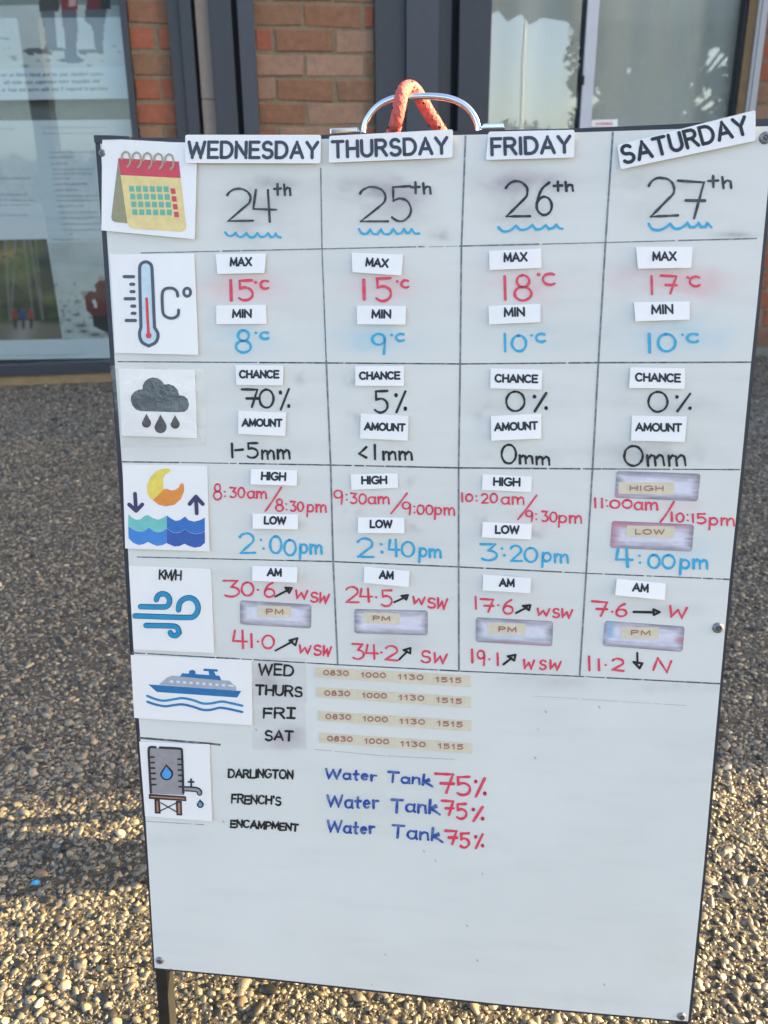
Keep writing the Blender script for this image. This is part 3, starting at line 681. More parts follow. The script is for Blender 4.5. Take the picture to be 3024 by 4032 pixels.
# shade shelter across the forecourt (seen mirrored in the glass) and an added slab far right that blocks the sun
def mirrored(x, y, D):
    d = ray(x, y); P = CAM + d*(D/math.hypot(d.x, d.y)); return P - WN*(2*(P-G0).dot(WN))
M_aw = mat('grey_canvas', (104, 106, 104), .8, var=.05, scale=12); M_post = mat('brown_timber_post', (70, 64, 56), .7, var=.2, scale=10)
SD = 13.0
A_ = mirrored(-900, 45, SD*1.18); B_ = mirrored(3300, 90, SD*1.15); A_.z = B_.z = 0; AU = (B_-A_).normalized(); AL = (B_-A_).length; AN_ = Vector((-AU.y, AU.x, 0))
zl = mirrored(300, 40, SD).z; zr = mirrored(2100, 62, SD).z; zv = (zl+zr)/2
def sof(x, y): P = mirrored(x, y, SD); return (P-A_).dot(AU)
z0_, z1_ = sorted((sof(1900, 60), sof(2290, 60)))
aw = empty('shade_shelter', A_ + AU*AL/2, 'long grey canvas shade shelter on timber posts, seen only mirrored in the windows', 'shelter')
mb = MB(); mb.box(A_ - AN_*.05 + Vector((0, 0, zv+.2)), AU*AL, AN_*.1, (0, 0, .75)); mb.build('fascia', M_aw, aw)
zg = [K('c3', *p) for p in ((-60,64),(60,62),(128,32),(182,86),(262,36),(315,100),(388,56),(530,66),(640,70))]
ct = [(sof(x, y), mirrored(x, y, SD).z) for x, y in zg]; ct.sort()
zig = [(0, zv+.04)] + [(s_, z_) for s_, z_ in ct] + [(AL, zv+.04)]; n = len(zig); mb = MB()
for oo in (.052, .058): mb.add([A_+AU*a+AN_*oo+Vector((0, 0, zv+.5)) for a, z in zig] + [A_+AU*a+AN_*oo+Vector((0, 0, z)) for a, z in zig], [(i, i+1, n+i+1, n+i) for i in range(n-1)])
mb.build('valance', M_aw, aw)
for px in (50, -870, 3250):
    c_ = A_ + AU*sof(px, 300); mb = MB(); mb.box(c_ - AU*.13 - AN_*.13, AU*.26, AN_*.26, (0, 0, zv+.06)); mb.build('post', M_post, aw)
mb = MB(); mb.box((8.0, 1.64, 0), (.4, 0, 0), (0, 11, 0), (0, 0, 5.4))  # unseen slab added to cast the shade edge across the paving
props(mb.build('sun_blocker', M_mortar), 'plain slab added far right, out of view, to shade the forecourt', 'blocker')
mb = MB(); wbox(mb, sP+.001, sP+.6, 0, .044, -.1, .02); props(mb.build('plinth', mat('concrete_plinth', (126, 122, 112), .9, var=.15, scale=30, bump=.4)), 'low pale concrete plinth under the brickwork at the right edge', 'plinth')
mb = MB(); wbox(mb, -3.2, 3.9, 0, ZT, -.9, -.3); props(mb.build('inner_wall', mat('room_wall', (120, 118, 112), .9)), 'dim wall inside the building behind the windows', 'wall')

# ------------------------------------------------------------ what the windows reflect: pole, trees
M_leaf, nt_, p_ = newmat('gum_leaf'); setp(p_, Roughness=.6); oi = nt_.nodes.new('ShaderNodeNewGeometry')
rl = ramp(nt_, oi.outputs['Random Per Island'], [(0, (.035,.045,.028)), (.5, (.06,.075,.04)), (1, (.11,.12,.07))]); nt_.links.new(rl.outputs[0], p_.inputs['Base Color'])
M_bark = mat('grey_bark', (120, 108, 96), .9, var=.3, scale=20)
def tree(label, base, h, blobs, nleaf, ls, seed, cat='tree', group='trees across from the building', gaps=()):
    r = np.random.default_rng(seed); root = empty('tree', base, label, cat, group)
    mb = MB(); top_ = Vector(base) + Vector((0, 0, h*.55)); mb.tube([base, base.lerp(top_, .5) + Vector((.05*h*.3, 0, 0)), top_], [h*.03, h*.024, h*.014], 8)
    for b_ in blobs: mb.tube([base.lerp(top_, .7), Vector(base) + Vector(b_[:3])], [h*.014, h*.004], 5)
    mb.build('trunk', M_bark, root)
    w = np.array([b_[3]**2 for b_ in blobs]); ix = r.choice(len(blobs), nleaf, p=w/w.sum()); Bc = np.array([b_[:3] for b_ in blobs])[ix]; br = np.array([b_[3] for b_ in blobs])[ix]
    d = r.normal(size=(nleaf, 3)); d /= np.linalg.norm(d, axis=1)[:, None]; P = Bc + d*(br*r.random(nleaf)**.4)[:, None]*np.array([1, 1, .75])
    for g0, g1, gr in gaps:
        u_ = (g1-g0).normalized(); Q = P + np.array(base) - np.array(g0); tt = Q @ np.array(u_); dd = np.linalg.norm(Q - tt[:, None]*np.array(u_), axis=1); P = P[dd > gr*r.uniform(.6, 1.25, len(P))]
    nleaf = len(P)
    a = r.normal(size=(nleaf, 3)); a /= np.linalg.norm(a, axis=1)[:, None]; b_ = np.cross(a, r.normal(size=(nleaf, 3))); b_ /= np.linalg.norm(b_, axis=1)[:, None]
    s_ = (ls*r.uniform(.5, 1.4, nleaf))[:, None]
    co = np.stack([P-a*s_, P-b_*s_*.4, P+a*s_, P+b_*s_*.4], 1).reshape(-1, 3); fs = np.arange(nleaf*4).reshape(-1, 4)
    me = bpy.data.meshes.new('crown'); me.from_pydata(co.tolist(), [], fs.tolist()); me.materials.append(M_leaf)
    o = bpy.data.objects.new('crown', me); place(o, WORG[root.name], root); return root
def gb(v): v = Vector(v); v.z = 0; return v
p_top = mirrored(2063, 78, 21); mb = MB(); b0 = gb(p_top)
pole = empty('flagpole', b0, 'thin white flagpole reflected in the left pane of the sliding window', 'pole')
mb.tube([b0, Vector((b0.x+.03, b0.y, p_top.z))], [.05, .03], 10); mb.build('shaft', mat('white_pole', (240, 238, 228), .5), pole)
mb = MB(); mb.tube([b0, b0+Vector((0, 0, .12))], .11, 10); mb.build('base', mat('grey_pole_base', (120, 120, 120), .6), pole)
# big tree whose crown fills the right pane, with gaps
TL_ = ['mirrored low behind the brick pier, left of the sliding window', 'mirrored low just left of the sliding window', 'mirrored at the left foot of the left pane', 'mirrored just right of the flagpole foot', 'mirrored in the left pane near its centre bar', 'mirrored low behind the centre bar of the window', 'mirrored at the left edge of the poster window', 'mirrored second from the left in the poster window', 'mirrored in the middle of the poster window', 'mirrored at the right edge of the poster window', 'behind the camera, opposite the calendar picture', 'behind the camera, opposite the Thursday column', 'behind the camera, opposite the rope and handle']
bt = gb(mirrored(2600, 300, 17)); bl_ = []
rt_ = random.Random(9)
for x, y, r_ in ((2330,40,.5),(2400,130,.7),(2330,230,.45),(2500,60,.9),(2450,330,.65),(2600,180,.9),(2620,380,.7),(2720,80,.9),(2790,60,.7),(2780,330,.35),(2880,150,.6),(2960,100,.9),(2920,420,.5),(3010,300,.9),(2540,460,.7),(2700,470,.5),(2300,330,.3),(2320,480,.35),(2430,470,.5),(2850,500,.4),(2700,250,.5),(3100,150,1.1),(2650,-120,1.3),(2450,-130,1.0),(2900,-150,1.3)):
    P = mirrored(x, y, 17+rt_.uniform(-.8, .8)); bl_.append((P.x-bt.x, P.y-bt.y, P.z, r_))
tree('large leafy tree whose crown is reflected across the right window pane', bt, 4.2, bl_, 26000, .085, 4, gaps=[(mirrored(x, y, 10), mirrored(x, y, 25), g_) for x, y, g_ in ((2815,215,.15),(2850,235,.13),(2800,255,.12),(2770,300,.06),(2735,330,.07),(2790,365,.10),(2760,400,.09),(2800,420,.11),(2845,400,.06),(2355,370,.10),(2340,395,.07),(2480,275,.06),(2560,420,.05),(2620,440,.06),(2700,450,.06),(2720,240,.04),(2870,330,.05))])
for k, (x, y) in enumerate(((1700,470),(1850,455),(1990,468),(2090,448),(2180,455),(2290,430),(-60,590),(140,575),(330,590),(520,580),(800,560),(1100,540),(1400,520))):
    P = mirrored(x, y, 38 + 3*(k % 3)); b0 = gb(P); h = P.z; rr2 = random.Random(k)
    bl = [(rr2.uniform(-1.3, 1.3), rr2.uniform(-.8, .8), h*rr2.uniform(.35, .8), rr2.uniform(.6, 1.0)) for _ in range(7)]
    lab = 'bushy tree %s' % TL_[k]
    tree(lab, b0, h, bl, 1400, .16, 100+k)
# ------------------------------------------------------------ whiteboard on its folding stand
def lerp_poly(poly, x, axis):
    for i in range(len(poly)-1):
        a, b = poly[i], poly[i+1]
        if x <= b[axis] or i == len(poly)-2:
            t = (x-a[axis])/(b[axis]-a[axis]); return (a[0]+(b[0]-a[0])*t, a[1]+(b[1]-a[1])*t)
IT = [(394,556),(760,561),(1271,547),(1790,532),(2280,521),(2700,507),(3024,497),(3048,496)]
OT = [(372,536),(720,545),(1271,531),(1790,515),(2280,505),(2700,486),(3069,463)]
IB = [(609,3811),(1030,3850),(2000,3957),(2709,4022)]
OB = [(603,3818),(1030,3859),(2000,3967),(2720,4031)]
IL = [(394,556),(420,910),(453,1441),(503,2150),(527,2570),(552,2900),(578,3300),(609,3811)]
OL = [(372,536),(400,910),(434,1440),(486,2150),(511,2570),(537,2900),(568,3300),(603,3818)]
IR = [(3048,496),(3021,777),(2983,1180),(2957,1430),(2917,1853),(2873,2281),(2836,2688),(2800,3090),(2773,3395),(2709,4022)]
OR = [(3069,463),(3035,777),(2997,1180),(2973,1430),(2931,1853),(2886,2281),(2847,2688),(2812,3090),(2784,3395),(2720,4031)]

sign = empty('whiteboard_sign', (BO + BU*.3 + BV*.9).xy.to_3d() + Vector((0, .18, 0)),
             'tall white dry erase A-frame board with thin black frame, full of handwritten weather figures', 'sign')
NX, NY = 330, 490
S_ = np.linspace(0, 1, NX); T_ = np.linspace(0, 1, NY)
def edge(poly, u, axis):
    a0 = poly[0][axis]; a1 = poly[-1][axis]
    return np.array([lerp_poly(poly, a0+(a1-a0)*k, axis) for k in u])
top, bot, lef, rig = edge(IT, S_, 0), edge(IB, S_, 0), edge(IL, T_, 1), edge(IR, T_, 1)
s2 = S_[None, :, None]; t2 = T_[:, None, None]
XY = (1-t2)*top[None] + t2*bot[None] + (1-s2)*lef[:, None] + s2*rig[:, None] \
    - ((1-s2)*(1-t2)*top[0] + s2*(1-t2)*top[-1] + (1-s2)*t2*bot[0] + s2*t2*bot[-1])
base = np.array(lin((227, 227, 221)))*.92
C3 = np.ones((NY, NX, 3))*base
X_, Y_ = XY[..., 0], XY[..., 1]
n1 = fractal(NX, NY, 5, 8, 5, 1); n2 = fractal(NX, NY, 14, 40, 4, 2); n3 = fractal(NX, NY, 40, 60, 3, 3)
C3 *= (0.95 + 0.09*n1)[..., None]  # broad tone drift and streaks paint soft sheen into the board
nS = fractal(NX, NY, 6, 70, 3, 9); C3 *= (1 - .05*np.clip((nS-.5)*2.5, 0, 1))[..., None]
def smudge(cx, cy, rx, ry, tint, k, thr=.32, nz=None):
    global C3
    d = ((X_-cx)/rx)**2 + ((Y_-cy)/ry)**2
    m = np.exp(-d*1.2); nn = n2 if nz is None else nz
    a = np.clip(k*m*(.22+np.clip((nn-thr)*2.2, 0, .8)+.55*np.clip((n3-.5)*3, 0, .7)), 0, .8)[..., None]
    C3 = C3*(1-a) + C3*np.array(tint)*a
GREY = (.50, .48, .49); PUR = (.55, .46, .55); PINK = (1.0, .70, .74); BLU = (.62, .85, 1.0); GRN = (.72, .8, .75)
for a in [(1000,830,150,130,GREY,.55),(1080,725,150,34,GREY,.55),(1420,735,190,55,GREY,.45),(1560,760,110,70,PUR,.6),(1540,830,190,90,GREY,.3),(2060,715,190,45,PUR,.75),
          (2030,830,130,110,GREY,.42),(2620,725,260,55,GREY,.35),(2640,850,190,90,GREY,.22),(960,1130,160,60,PINK,.9),(1540,1130,170,60,PINK,.65),
          (2060,1130,190,75,PINK,.75),(2640,1110,260,75,PINK,.95),(950,1340,170,70,BLU,.6),(1490,1340,190,70,BLU,.7),(2070,1330,170,60,BLU,.6),(2640,1320,260,80,BLU,.7),
          (1100,1580,180,50,GREY,.18),(1530,1590,180,60,GREY,.2),(2000,1590,190,60,GREY,.32),(2600,1590,210,60,GREY,.32),(2560,1790,260,60,GREY,.55),(2010,1790,180,55,GREY,.4),
          (1600,1760,120,60,GREY,.15),(1090,1770,200,60,GREY,.18),(1540,2540,160,50,GREY,.3),(1600,2160,200,50,GRN,.2),(1140,2330,120,60,PINK,.5),(2600,2400,160,30,GREY,.3),
          (2680,1990,150,40,PINK,.35),(2050,2060,160,60,PINK,.4),(1500,2030,220,80,PINK,.25),(1040,2000,200,70,PINK,.25),(2630,2160,240,60,BLU,.35),
          (2040,2150,200,60,BLU,.25),(1700,640,120,60,GREY,.15),(2130,2680,220,30,GREY,.35),(2650,2710,170,22,GREY,.4),(1740,925,60,26,GREY,.7),(2900,925,90,14,GREY,.9),
          (1500,3150,330,170,GRN,.28),(2300,3950,350,60,GRN,.2),(2640,3800,120,180,(.85,.82,.72),.25),(700,3320,150,60,GREY,.1),(600,1500,70,300,GREY,.14)]:
    smudge(*a)
# wiped block behind WED..SAT, with straight sides
blk = ((X_ > 995) & (X_ < 1205) & (Y_ > 2590) & (Y_ < 2950)); a = (blk*np.clip(.10 + .34*(n2-.25), 0, .3))[..., None]; C3 = C3*(1-a) + C3*np.array(PUR)*a
smudge(1060, 2660, 60, 60, GREY, .7); smudge(1130, 2900, 70, 50, PUR, .6)
# flecks
for _ in range(16):
    cx, cy = random.uniform(620, 2750), random.uniform(2750, 3950)
    j, i = np.unravel_index(np.argmin((X_-cx)**2+(Y_-cy)**2), X_.shape); C3[j, i] *= random.uniform(.35, .8)
# rubbed dark dust beside the little cards
for cx, cy in [(1185,2255),(1640,2250),(1430,2290),(1560,2300),(1190,1930),(1620,1900),(1390,2010),(1640,2070),(1180,2050),(1900,2050),(2110,2110),(1395,1640),(1900,1640),(980,1870),(1180,1490),(1380,1500)]:
    d = np.exp(-(((X_-cx)/30)**2+((Y_-cy)/26)**2)); a = np.clip(d*np.clip((n3-.52)*6, 0, 1)*.35, 0, .5)[..., None]; C3 = C3*(1-a) + C3*np.array(GREY)*a
panel = vc_grid('panel', XY, C3, M_panel, 0.0, B, sign)
panel.data.update()
sb = MB()   # panel edges and back
ring = [tuple(p) for p in top[::10]] + [tuple(p) for p in rig[::10]] + [tuple(p) for p in bot[::-10]] + [tuple(p) for p in lef[::-10]]
n = len(ring)
for i in range(n):
    p, q = ring[i], ring[(i+1) % n]
    sb.add([B(*p, 0), B(*q, 0), B(*q, -.003), B(*p, -.003)], [(0, 1, 2, 3)])
sb.build('panel_edge', M_white, sign)
def rail(name, inner, outer, d0=-.020, d1=-.0006):
    mb = MB(); n = 14
    ax = 0 if abs(inner[0][0]-inner[-1][0]) > abs(inner[0][1]-inner[-1][1]) else 1
    I = edge(inner, np.linspace(0, 1, n), ax); O = edge(outer, np.linspace(0, 1, n), ax)
    poly = [tuple(p) for p in I] + [tuple(p) for p in O[::-1]]
    slab(mb, poly, d0, d1, B); return mb.build(name, M_frame, sign)
rail('rail', IT, OT); rail('rail', IB, OB); rail('rail', IL, OL); rail('rail', IR, OR)
mb = MB(); slab(mb, [(371,533),(448,534),(513,538),(513,549),(404,551),(404,566),(374,562)], -.012, .0012, B); mb.build('corner_cap', M_frame, sign)
def buv(P): d = P - BO; return d.dot(BU), d.dot(BV)
def leg(u, wid, down=None, o0=-.023, o1=-.003):
    mb = MB(); p = BO + BU*u + BN*o0
    L = p.z / -BV.z
    mb.box(p, BU*wid, BV*L, BN*(o1-o0)); return mb.build('leg', M_leg, sign, bevel=.0015)
leg(buv(B(606, 3817))[0], .0138); leg(buv(B(2716, 4028))[0]-.0138, .0138)
# rear leaf of the A-frame
RV = Vector((-.01, .262, -.965)).normalized(); RO = BO + BU*.002 - BN*.030 + BV*.010
RN = BU.cross(RV).normalized()
for u in (0.0, .583):
    mb = MB(); p = RO + BU*u; mb.box(p, BU*.0138, RV*(p.z/-RV.z), RN*.018); mb.build('leg', M_leg, sign, bevel=.0015)
mb = MB(); mb.box(RO + RV*.012 - RN*.004, BU*.597, RV*.885, RN*.003); mb.build('rear_panel', M_white, sign)
for k in (0.012, .885):
    mb = MB(); mb.box(RO + RV*k + BU*.014, BU*.569, RV*.014, RN*.016); mb.build('rail', M_frame, sign)
mb = MB(); p = BO - BN*.002 + BU*.02 + BV*.010 ; mb.box(p - BN*.034, BU*.56, BV*.012, BN*.028); mb.build('hinge', M_frame, sign)
# carrying handle
hoff = -.014
hp = [(195,575),(205,510),(225,455),(262,398),(300,352),(350,312),(410,280),(470,258),(540,245),(640,238),(760,234),(880,238),(980,252),(1070,282),(1140,322),(1195,376),(1235,440),(1258,500),(1268,560)]
path = smooth([K('h1', *p) for p in hp], 3)
mb = MB(); mb.tube([BT(p[0], p[1], hoff) for p in path], .0028, 14); handle = mb.build('handle', M_chrome, sign)
for q in ([(-110,545),(150,535),(165,580),(-110,600)], [(1312,500),(1500,495),(1512,545),(1285,552)]):
    mb = MB(); slab(mb, [K('h1', *p) for p in q], -.009, .006, lambda x, y, o: BT(x, y, hoff) + BN*o); mb.build('handle_bracket', M_chrome, handle, bevel=.0012)
for cx, cy, r in ((3013,543,25),(2827,2472,23),(629,3781,15),(2683,4001,18),(404,603,14)):
    m = bpx(cx, cy); c = B(cx, cy, .0); mb = MB()
    n = 20
    def rg(rr, o): return [c + BU*math.cos(2*math.pi*k/n)*rr*m + BV*math.sin(2*math.pi*k/n)*rr*m + BN*o for k in range(n)]
    rings = [rg(r, .0002), rg(r*.94, .0012), rg(r*.62, .0024), rg(r*.45, .0022)]
    mb.add([p for q in rings for p in q], [(a*n+k, a*n+(k+1) % n, (a+1)*n+(k+1) % n, (a+1)*n+k) for a in range(3) for k in range(n)], 0, True)
    mb.add(rings[3], [tuple(range(n))[::-1]], 1)
    for a0 in (.6, 2.17):
        d = BU*math.cos(a0)+BV*math.sin(a0); e = BU*-math.sin(a0)+BV*math.cos(a0)
        mb.box(c + BN*.0019 - d*r*.4*m - e*r*.06*m, d*r*.8*m, e*r*.12*m, BN*.0005)
    mb.build('screw', [M_screw, M_screwd], sign)

# ruled lines
M_rule = ink((104, 110, 116), .4, .45); M_rule2 = ink((62, 66, 72), .4, .4)
def rule(pts, wpx=6.0, broken=0.0, m=None):
    mb = MB(); P = []
    for i in range(len(pts)-1):
        a = Vector(pts[i]); b = Vector(pts[i+1]); k = max(2, int((b-a).length/16))
        for j in range(k): P.append(a + (b-a)*(j/k))
    P.append(Vector(pts[-1])); seg = [P[0]]
    for i in range(1, len(P)):
        seg.append(P[i])
        if random.random() < broken*.5 and len(seg) > 2:
            ribbon(mb, seg, wpx*random.uniform(.6, 1.1), .0001, B, 0); seg = [P[i] + (P[i]-P[i-1])*random.uniform(.3, .9)]
    if len(seg) > 1: ribbon(mb, seg, wpx, .0001, B, 0)
    return mb.build('ruled_line', m or M_rule, sign)
rule([(556,996),(1268,980),(1670,971)], 6, .09); rule([(1690,972),(1800,969)], 3, .2, ink((150, 158, 164), .4, .3)); rule([(1810,969),(2384,955),(2979,939)], 6, .08)
rule([(465,1424),(1285,1429),(1812,1433),(2356,1428),(2957,1426)], 6, .07, M_rule2)
rule([(480,1818),(898,1824),(1302,1831),(1806,1842),(2333,1846),(2911,1849)], 5.5, .12, M_rule2)
rule([(541,2193),(1312,2211),(1806,2232),(2308,2257),(2872,2281)], 6, .10, M_rule2)
rule([(522,2570),(990,2597),(1330,2617),(1806,2642),(2282,2663),(2838,2692)], 5.5, .14, M_rule2)
rule([(551,2905),(820,2927),(865,2932)], 8, .2, M_rule2); rule([(573,3233),(803,3247)], 2.5, .12)
M_faint = ink((166, 174, 180), .4, .3); rule([(2100,2740),(2500,2765),(2700,2778)], 2, .25, M_faint); rule([(1240,2950),(1500,2975),(1790,2990)], 2.2, .3, M_faint)
rule([(1263,663),(1268,980),(1285,1429),(1302,1831),(1312,2211),(1330,2617)], 7, .05)
rule([(1833,537),(1817,967),(1812,1432),(1806,1842),(1806,2232),(1807,2636)], 7, .05)
rule([(2413,522),(2384,955),(2356,1427),(2333,1846),(2308,2257),(2282,2663)], 7, .03)

# ------------------------------------------------------------ handwriting
BLK = ink((44, 46, 50), .4, .12); BLK2 = ink((22, 26, 28), .35, .05); RED = ink((222, 58, 86), .4, .12); BLUE = ink((40, 166, 208), .4, .12); NAVY = ink((22, 72, 156), .4, .3)
JIT = .028
def write(label, m, items, w, jit=JIT):
    """one piece of handwriting: items are glyph runs, dots or free strokes in crop pixels"""
    mb = MB(); w = w*1.22
    for it in items:
        c = it[0]; s = CR[c][2]
        if it[1] == 'dot': ribbon(mb, [K(c, it[2], it[3]), K(c, it[2]+2, it[3]+1)], (it[4] if len(it) > 4 else w*1.25)*s, .0003, B, 0)
        elif it[1] == 'st': ribbon(mb, smooth([K(c, *p) for p in it[2]], 4), w*s, .0003, B, 0, .12)
        else:
            for st in text_strokes(c, it[1], *it[2:7], jit=jit): ribbon(mb, st, w*s, .0003, B, 0, .14)
    return mb.build('handwriting', m, sign, label=label)
TH = '\x05\x04'
write('24th in black pen', BLK, [('c5','2',905,657,1090,655,225),('c5','4',1090,655,1250,655,225),('c5',TH,1235,473,1348,473,75)], 13)
write('25th in black pen', BLK, [('c6','2',378,658,580,658,240),('c6','5',600,658,738,658,243),('c6',TH,742,463,875,463,78)], 12.5)
write('26th in black pen', BLK2, [('c3','2',132,1252,275,1252,200),('c3','6',312,1255,405,1255,195),('c3',TH,415,1110,525,1110,54)], 12)
write('27th in black pen', BLK, [('c3','2',970,1262,1135,1255,222),('c3','7',1135,1272,1290,1272,212),('c3',TH,1312,1092,1445,1092,68)], 12)
WV = 'light blue wavy underline'
write(WV, BLUE, [('c5','st',[(895,732),(915,755),(945,755),(968,735),(985,760),(1015,762),(1042,738),(1065,765),(1095,765),(1118,738),(1140,762),(1170,760),(1192,738),(1210,765),(1235,760),(1245,740),(1260,762),(1280,768)])], 13)
write(WV, BLUE, [('c6','st',[(378,710),(395,738),(430,742),(455,712),(475,742),(505,745),(530,712),(550,742),(590,742),(615,710),(640,742),(670,738),(690,708),(705,735),(725,735),(742,710),(765,740),(795,740)])], 13)
write(WV, BLUE, [('c3','st',[(92,1320),(120,1345),(160,1340),(195,1312),(220,1335),(260,1330),(290,1308),(310,1332),(340,1330),(368,1308),(385,1330),(410,1325),(430,1305),(445,1325),(465,1330)])], 12)
write(WV, BLUE, [('c3','st',[(965,1300),(985,1330),(1020,1338),(1060,1325),(1090,1300),(1110,1325),(1140,1330),(1170,1315),(1190,1295),(1205,1320),(1235,1318),(1255,1295),(1270,1320),(1295,1318),(1305,1295),(1330,1322)])], 13)
write('15 degrees C in red pen', RED, [('c5','1',930,1200,940,1200,133),('c5','5',985,1203,1085,1203,138),('c5','dot',1105,1080,22),('c5','c',1140,1122,1195,1124,88)], 15)
write('8 degrees C in blue pen', BLUE, [('c5','8',970,1568,1072,1568,155),('c5','dot',1107,1430,20),('c5','c',1140,1472,1195,1472,75)], 14)
write('15 degrees C in red pen', RED, [('c6','1',408,1200,428,1200,135),('c6','5',492,1210,600,1210,158),('c6','dot',642,1073,20),('c6','c',672,1113,722,1113,80)], 15)
write('9 degrees C in blue pen', BLUE, [('c6','9',470,1575,560,1575,145),('c6','dot',602,1445,19),('c6','c',635,1487,690,1487,78)], 14)
write('18 degrees C in red pen', RED, [('c6','1',1385,1200,1393,1200,158),('c6','8',1458,1200,1575,1200,170),('c7','dot',63,1025,26),('c7','c',95,1095,180,1095,125)], 15)
write('10 degrees C in blue pen', BLUE, [('c6','1',1388,1562,1400,1562,120),('c6','0',1440,1555,1538,1555,110),('c7','dot',15,1447,19),('c7','c',48,1495,110,1495,88)], 15)
write('17 degrees C in red pen', RED, [('c7','1',846,1160,852,1160,128),('c7','7',912,1162,1025,1162,128),('c7','dot',1100,1045,20),('c7','c',1115,1108,1185,1108,110)], 14)
write('10 degrees C in blue pen', BLUE, [('c7','1',830,1565,838,1565,130),('c7','0',895,1558,1015,1558,118),('c7','dot',1063,1443,18),('c7','c',1098,1495,1172,1495,95)], 15)
write('70 percent in black pen', BLK2, [('c8','7',978,360,1088,358,125),('c8','0',1098,360,1195,360,128),('c8','%',1236,375,1306,375,140)], 13)
write('1-5mm in black pen', BLK2, [('c8','1',905,705,912,705,95),('c8','-',935,704,985,700,96),('c8','5',1010,710,1085,712,106),('c8','mm',1115,716,1308,718,95)], 12.5)
write('5 percent in black pen', BLK2, [('d1','5',482,390,575,392,150),('d1','%',626,395,704,395,145)], 13)
write('<1mm in black pen', BLK2, [('d1','<',380,706,430,706,95),('d1','1',484,722,488,722,100),('d1','mm',545,722,745,722,88)], 13)
write('0 percent in black pen', BLK2, [('d1','0',1400,387,1527,387,132),('d1','%',1586,383,1684,383,125)], 13)
write('0mm in black pen', BLK2, [('d1','0',1368,750,1468,750,130),('d1','mm',1492,750,1700,756,88)], 13)
write('0 percent in black pen', BLK2, [('d2','0',828,388,960,388,138),('d2','%',1014,390,1124,390,122)], 13)
write('0mm in black pen', BLK2, [('d2','0',660,762,788,762,135),('d2','mm',822,768,1085,760,118)], 13)
# tide times
write('8:30am/8:30pm in red pen', RED, [('c8','8',780,998,833,998,110),('c8','dot',855,945,13),('c8','dot',858,977,13),('c8','30',893,985,993,987,68),('c8','a',1015,988,1060,990,76),('c8','m',1078,990,1145,992,72),('c8','st',[(1250,915),(1195,1000),(1140,1080)]),
      ('c8','8',1212,1080,1262,1080,80),('c8','dot',1283,1030,12),('c8','dot',1285,1070,12),('c8','30',1312,1080,1402,1080,65),('c8','pm',1430,1085,1560,1088,80)], 10.5)
write('2:00pm in blue pen', BLUE, [('c8','2',960,1370,1068,1368,135),('c8','dot',1107,1280,17),('c8','dot',1125,1340,17),('c8','0',1172,1375,1250,1375,118),('c8','0',1270,1385,1350,1385,105),('c8','pm',1380,1372,1530,1376,98)], 13)
write('9:30am/9:00pm in red pen', RED, [('d1','9',205,1035,262,1035,95),('d1','dot',290,965,13),('d1','dot',292,1000,13),('d1','30',315,1025,425,1030,68),('d1','am',443,1028,585,1030,74),('d1','st',[(712,955),(655,1030),(600,1098)]),
      ('d1','9',680,1105,735,1105,85),('d1','dot',760,1048,13),('d1','dot',762,1090,13),('d1','00',782,1100,888,1103,62),('d1','pm',905,1105,1040,1108,78)], 10.5)
write('2:40pm in blue pen', BLUE, [('d1','2',365,1398,478,1400,125),('d1','dot',530,1310,20),('d1','dot',536,1365,22),('d1','4',585,1395,658,1395,112),('d1','0',675,1395,760,1395,100),('d1','pm',797,1396,945,1400,90)], 13)
write('10:20am/9:30pm in red pen', RED, [('d1','1',1092,1015,1096,1015,60),('d1','0',1120,1012,1165,1012,50),('d1','dot',1192,975,13),('d1','dot',1194,1008,13),('d1','20',1228,1022,1337,1022,62),('d1','am',1368,1030,1522,1034,78),('d1','st',[(1612,970),(1545,1060),(1482,1138)]),
      ('d1','9',1537,1152,1583,1152,75),('d1','dot',1606,1100,12),('d1','dot',1608,1137,12),('d2','30',85,1152,190,1155,68),('d2','pm',206,1158,362,1162,78)], 10.5)
write('3:20pm in blue pen', BLUE, [('d1','3',1222,1420,1335,1420,112),('d1','dot',1370,1340,18),('d1','dot',1386,1387,20),('d1','2',1430,1430,1510,1430,105),('d1','0',1528,1435,1615,1435,95),('d2','pm',92,1432,268,1440,95)], 13)
write('11:00am/10:15pm in red pen', RED, [('d2','1',456,1055,460,1055,65),('d2','1',503,1055,507,1055,60),('d2','dot',535,1005,13),('d2','dot',542,1045,13),('d2','00',562,1058,712,1060,55),('d2','am',732,1070,890,1073,82),('d2','st',[(1005,1015),(960,1090),(912,1155)]),
      ('d2','1',988,1148,992,1148,60),('d2','0',1022,1155,1072,1155,60),('d2','dot',1098,1105,13),('d2','dot',1100,1145,13),('d2','1',1135,1158,1139,1158,58),('d2','5',1165,1165,1225,1165,66),('d2','pm',1252,1176,1422,1182,80)], 11.5)
write('4:00pm in blue pen', BLUE, [('d2','4',605,1468,715,1468,122),('d2','dot',765,1390,17),('d2','dot',768,1438,17),('d2','0',828,1475,905,1475,92),('d2','0',925,1477,1010,1477,92),('d2','pm',1050,1476,1237,1484,98)], 14)
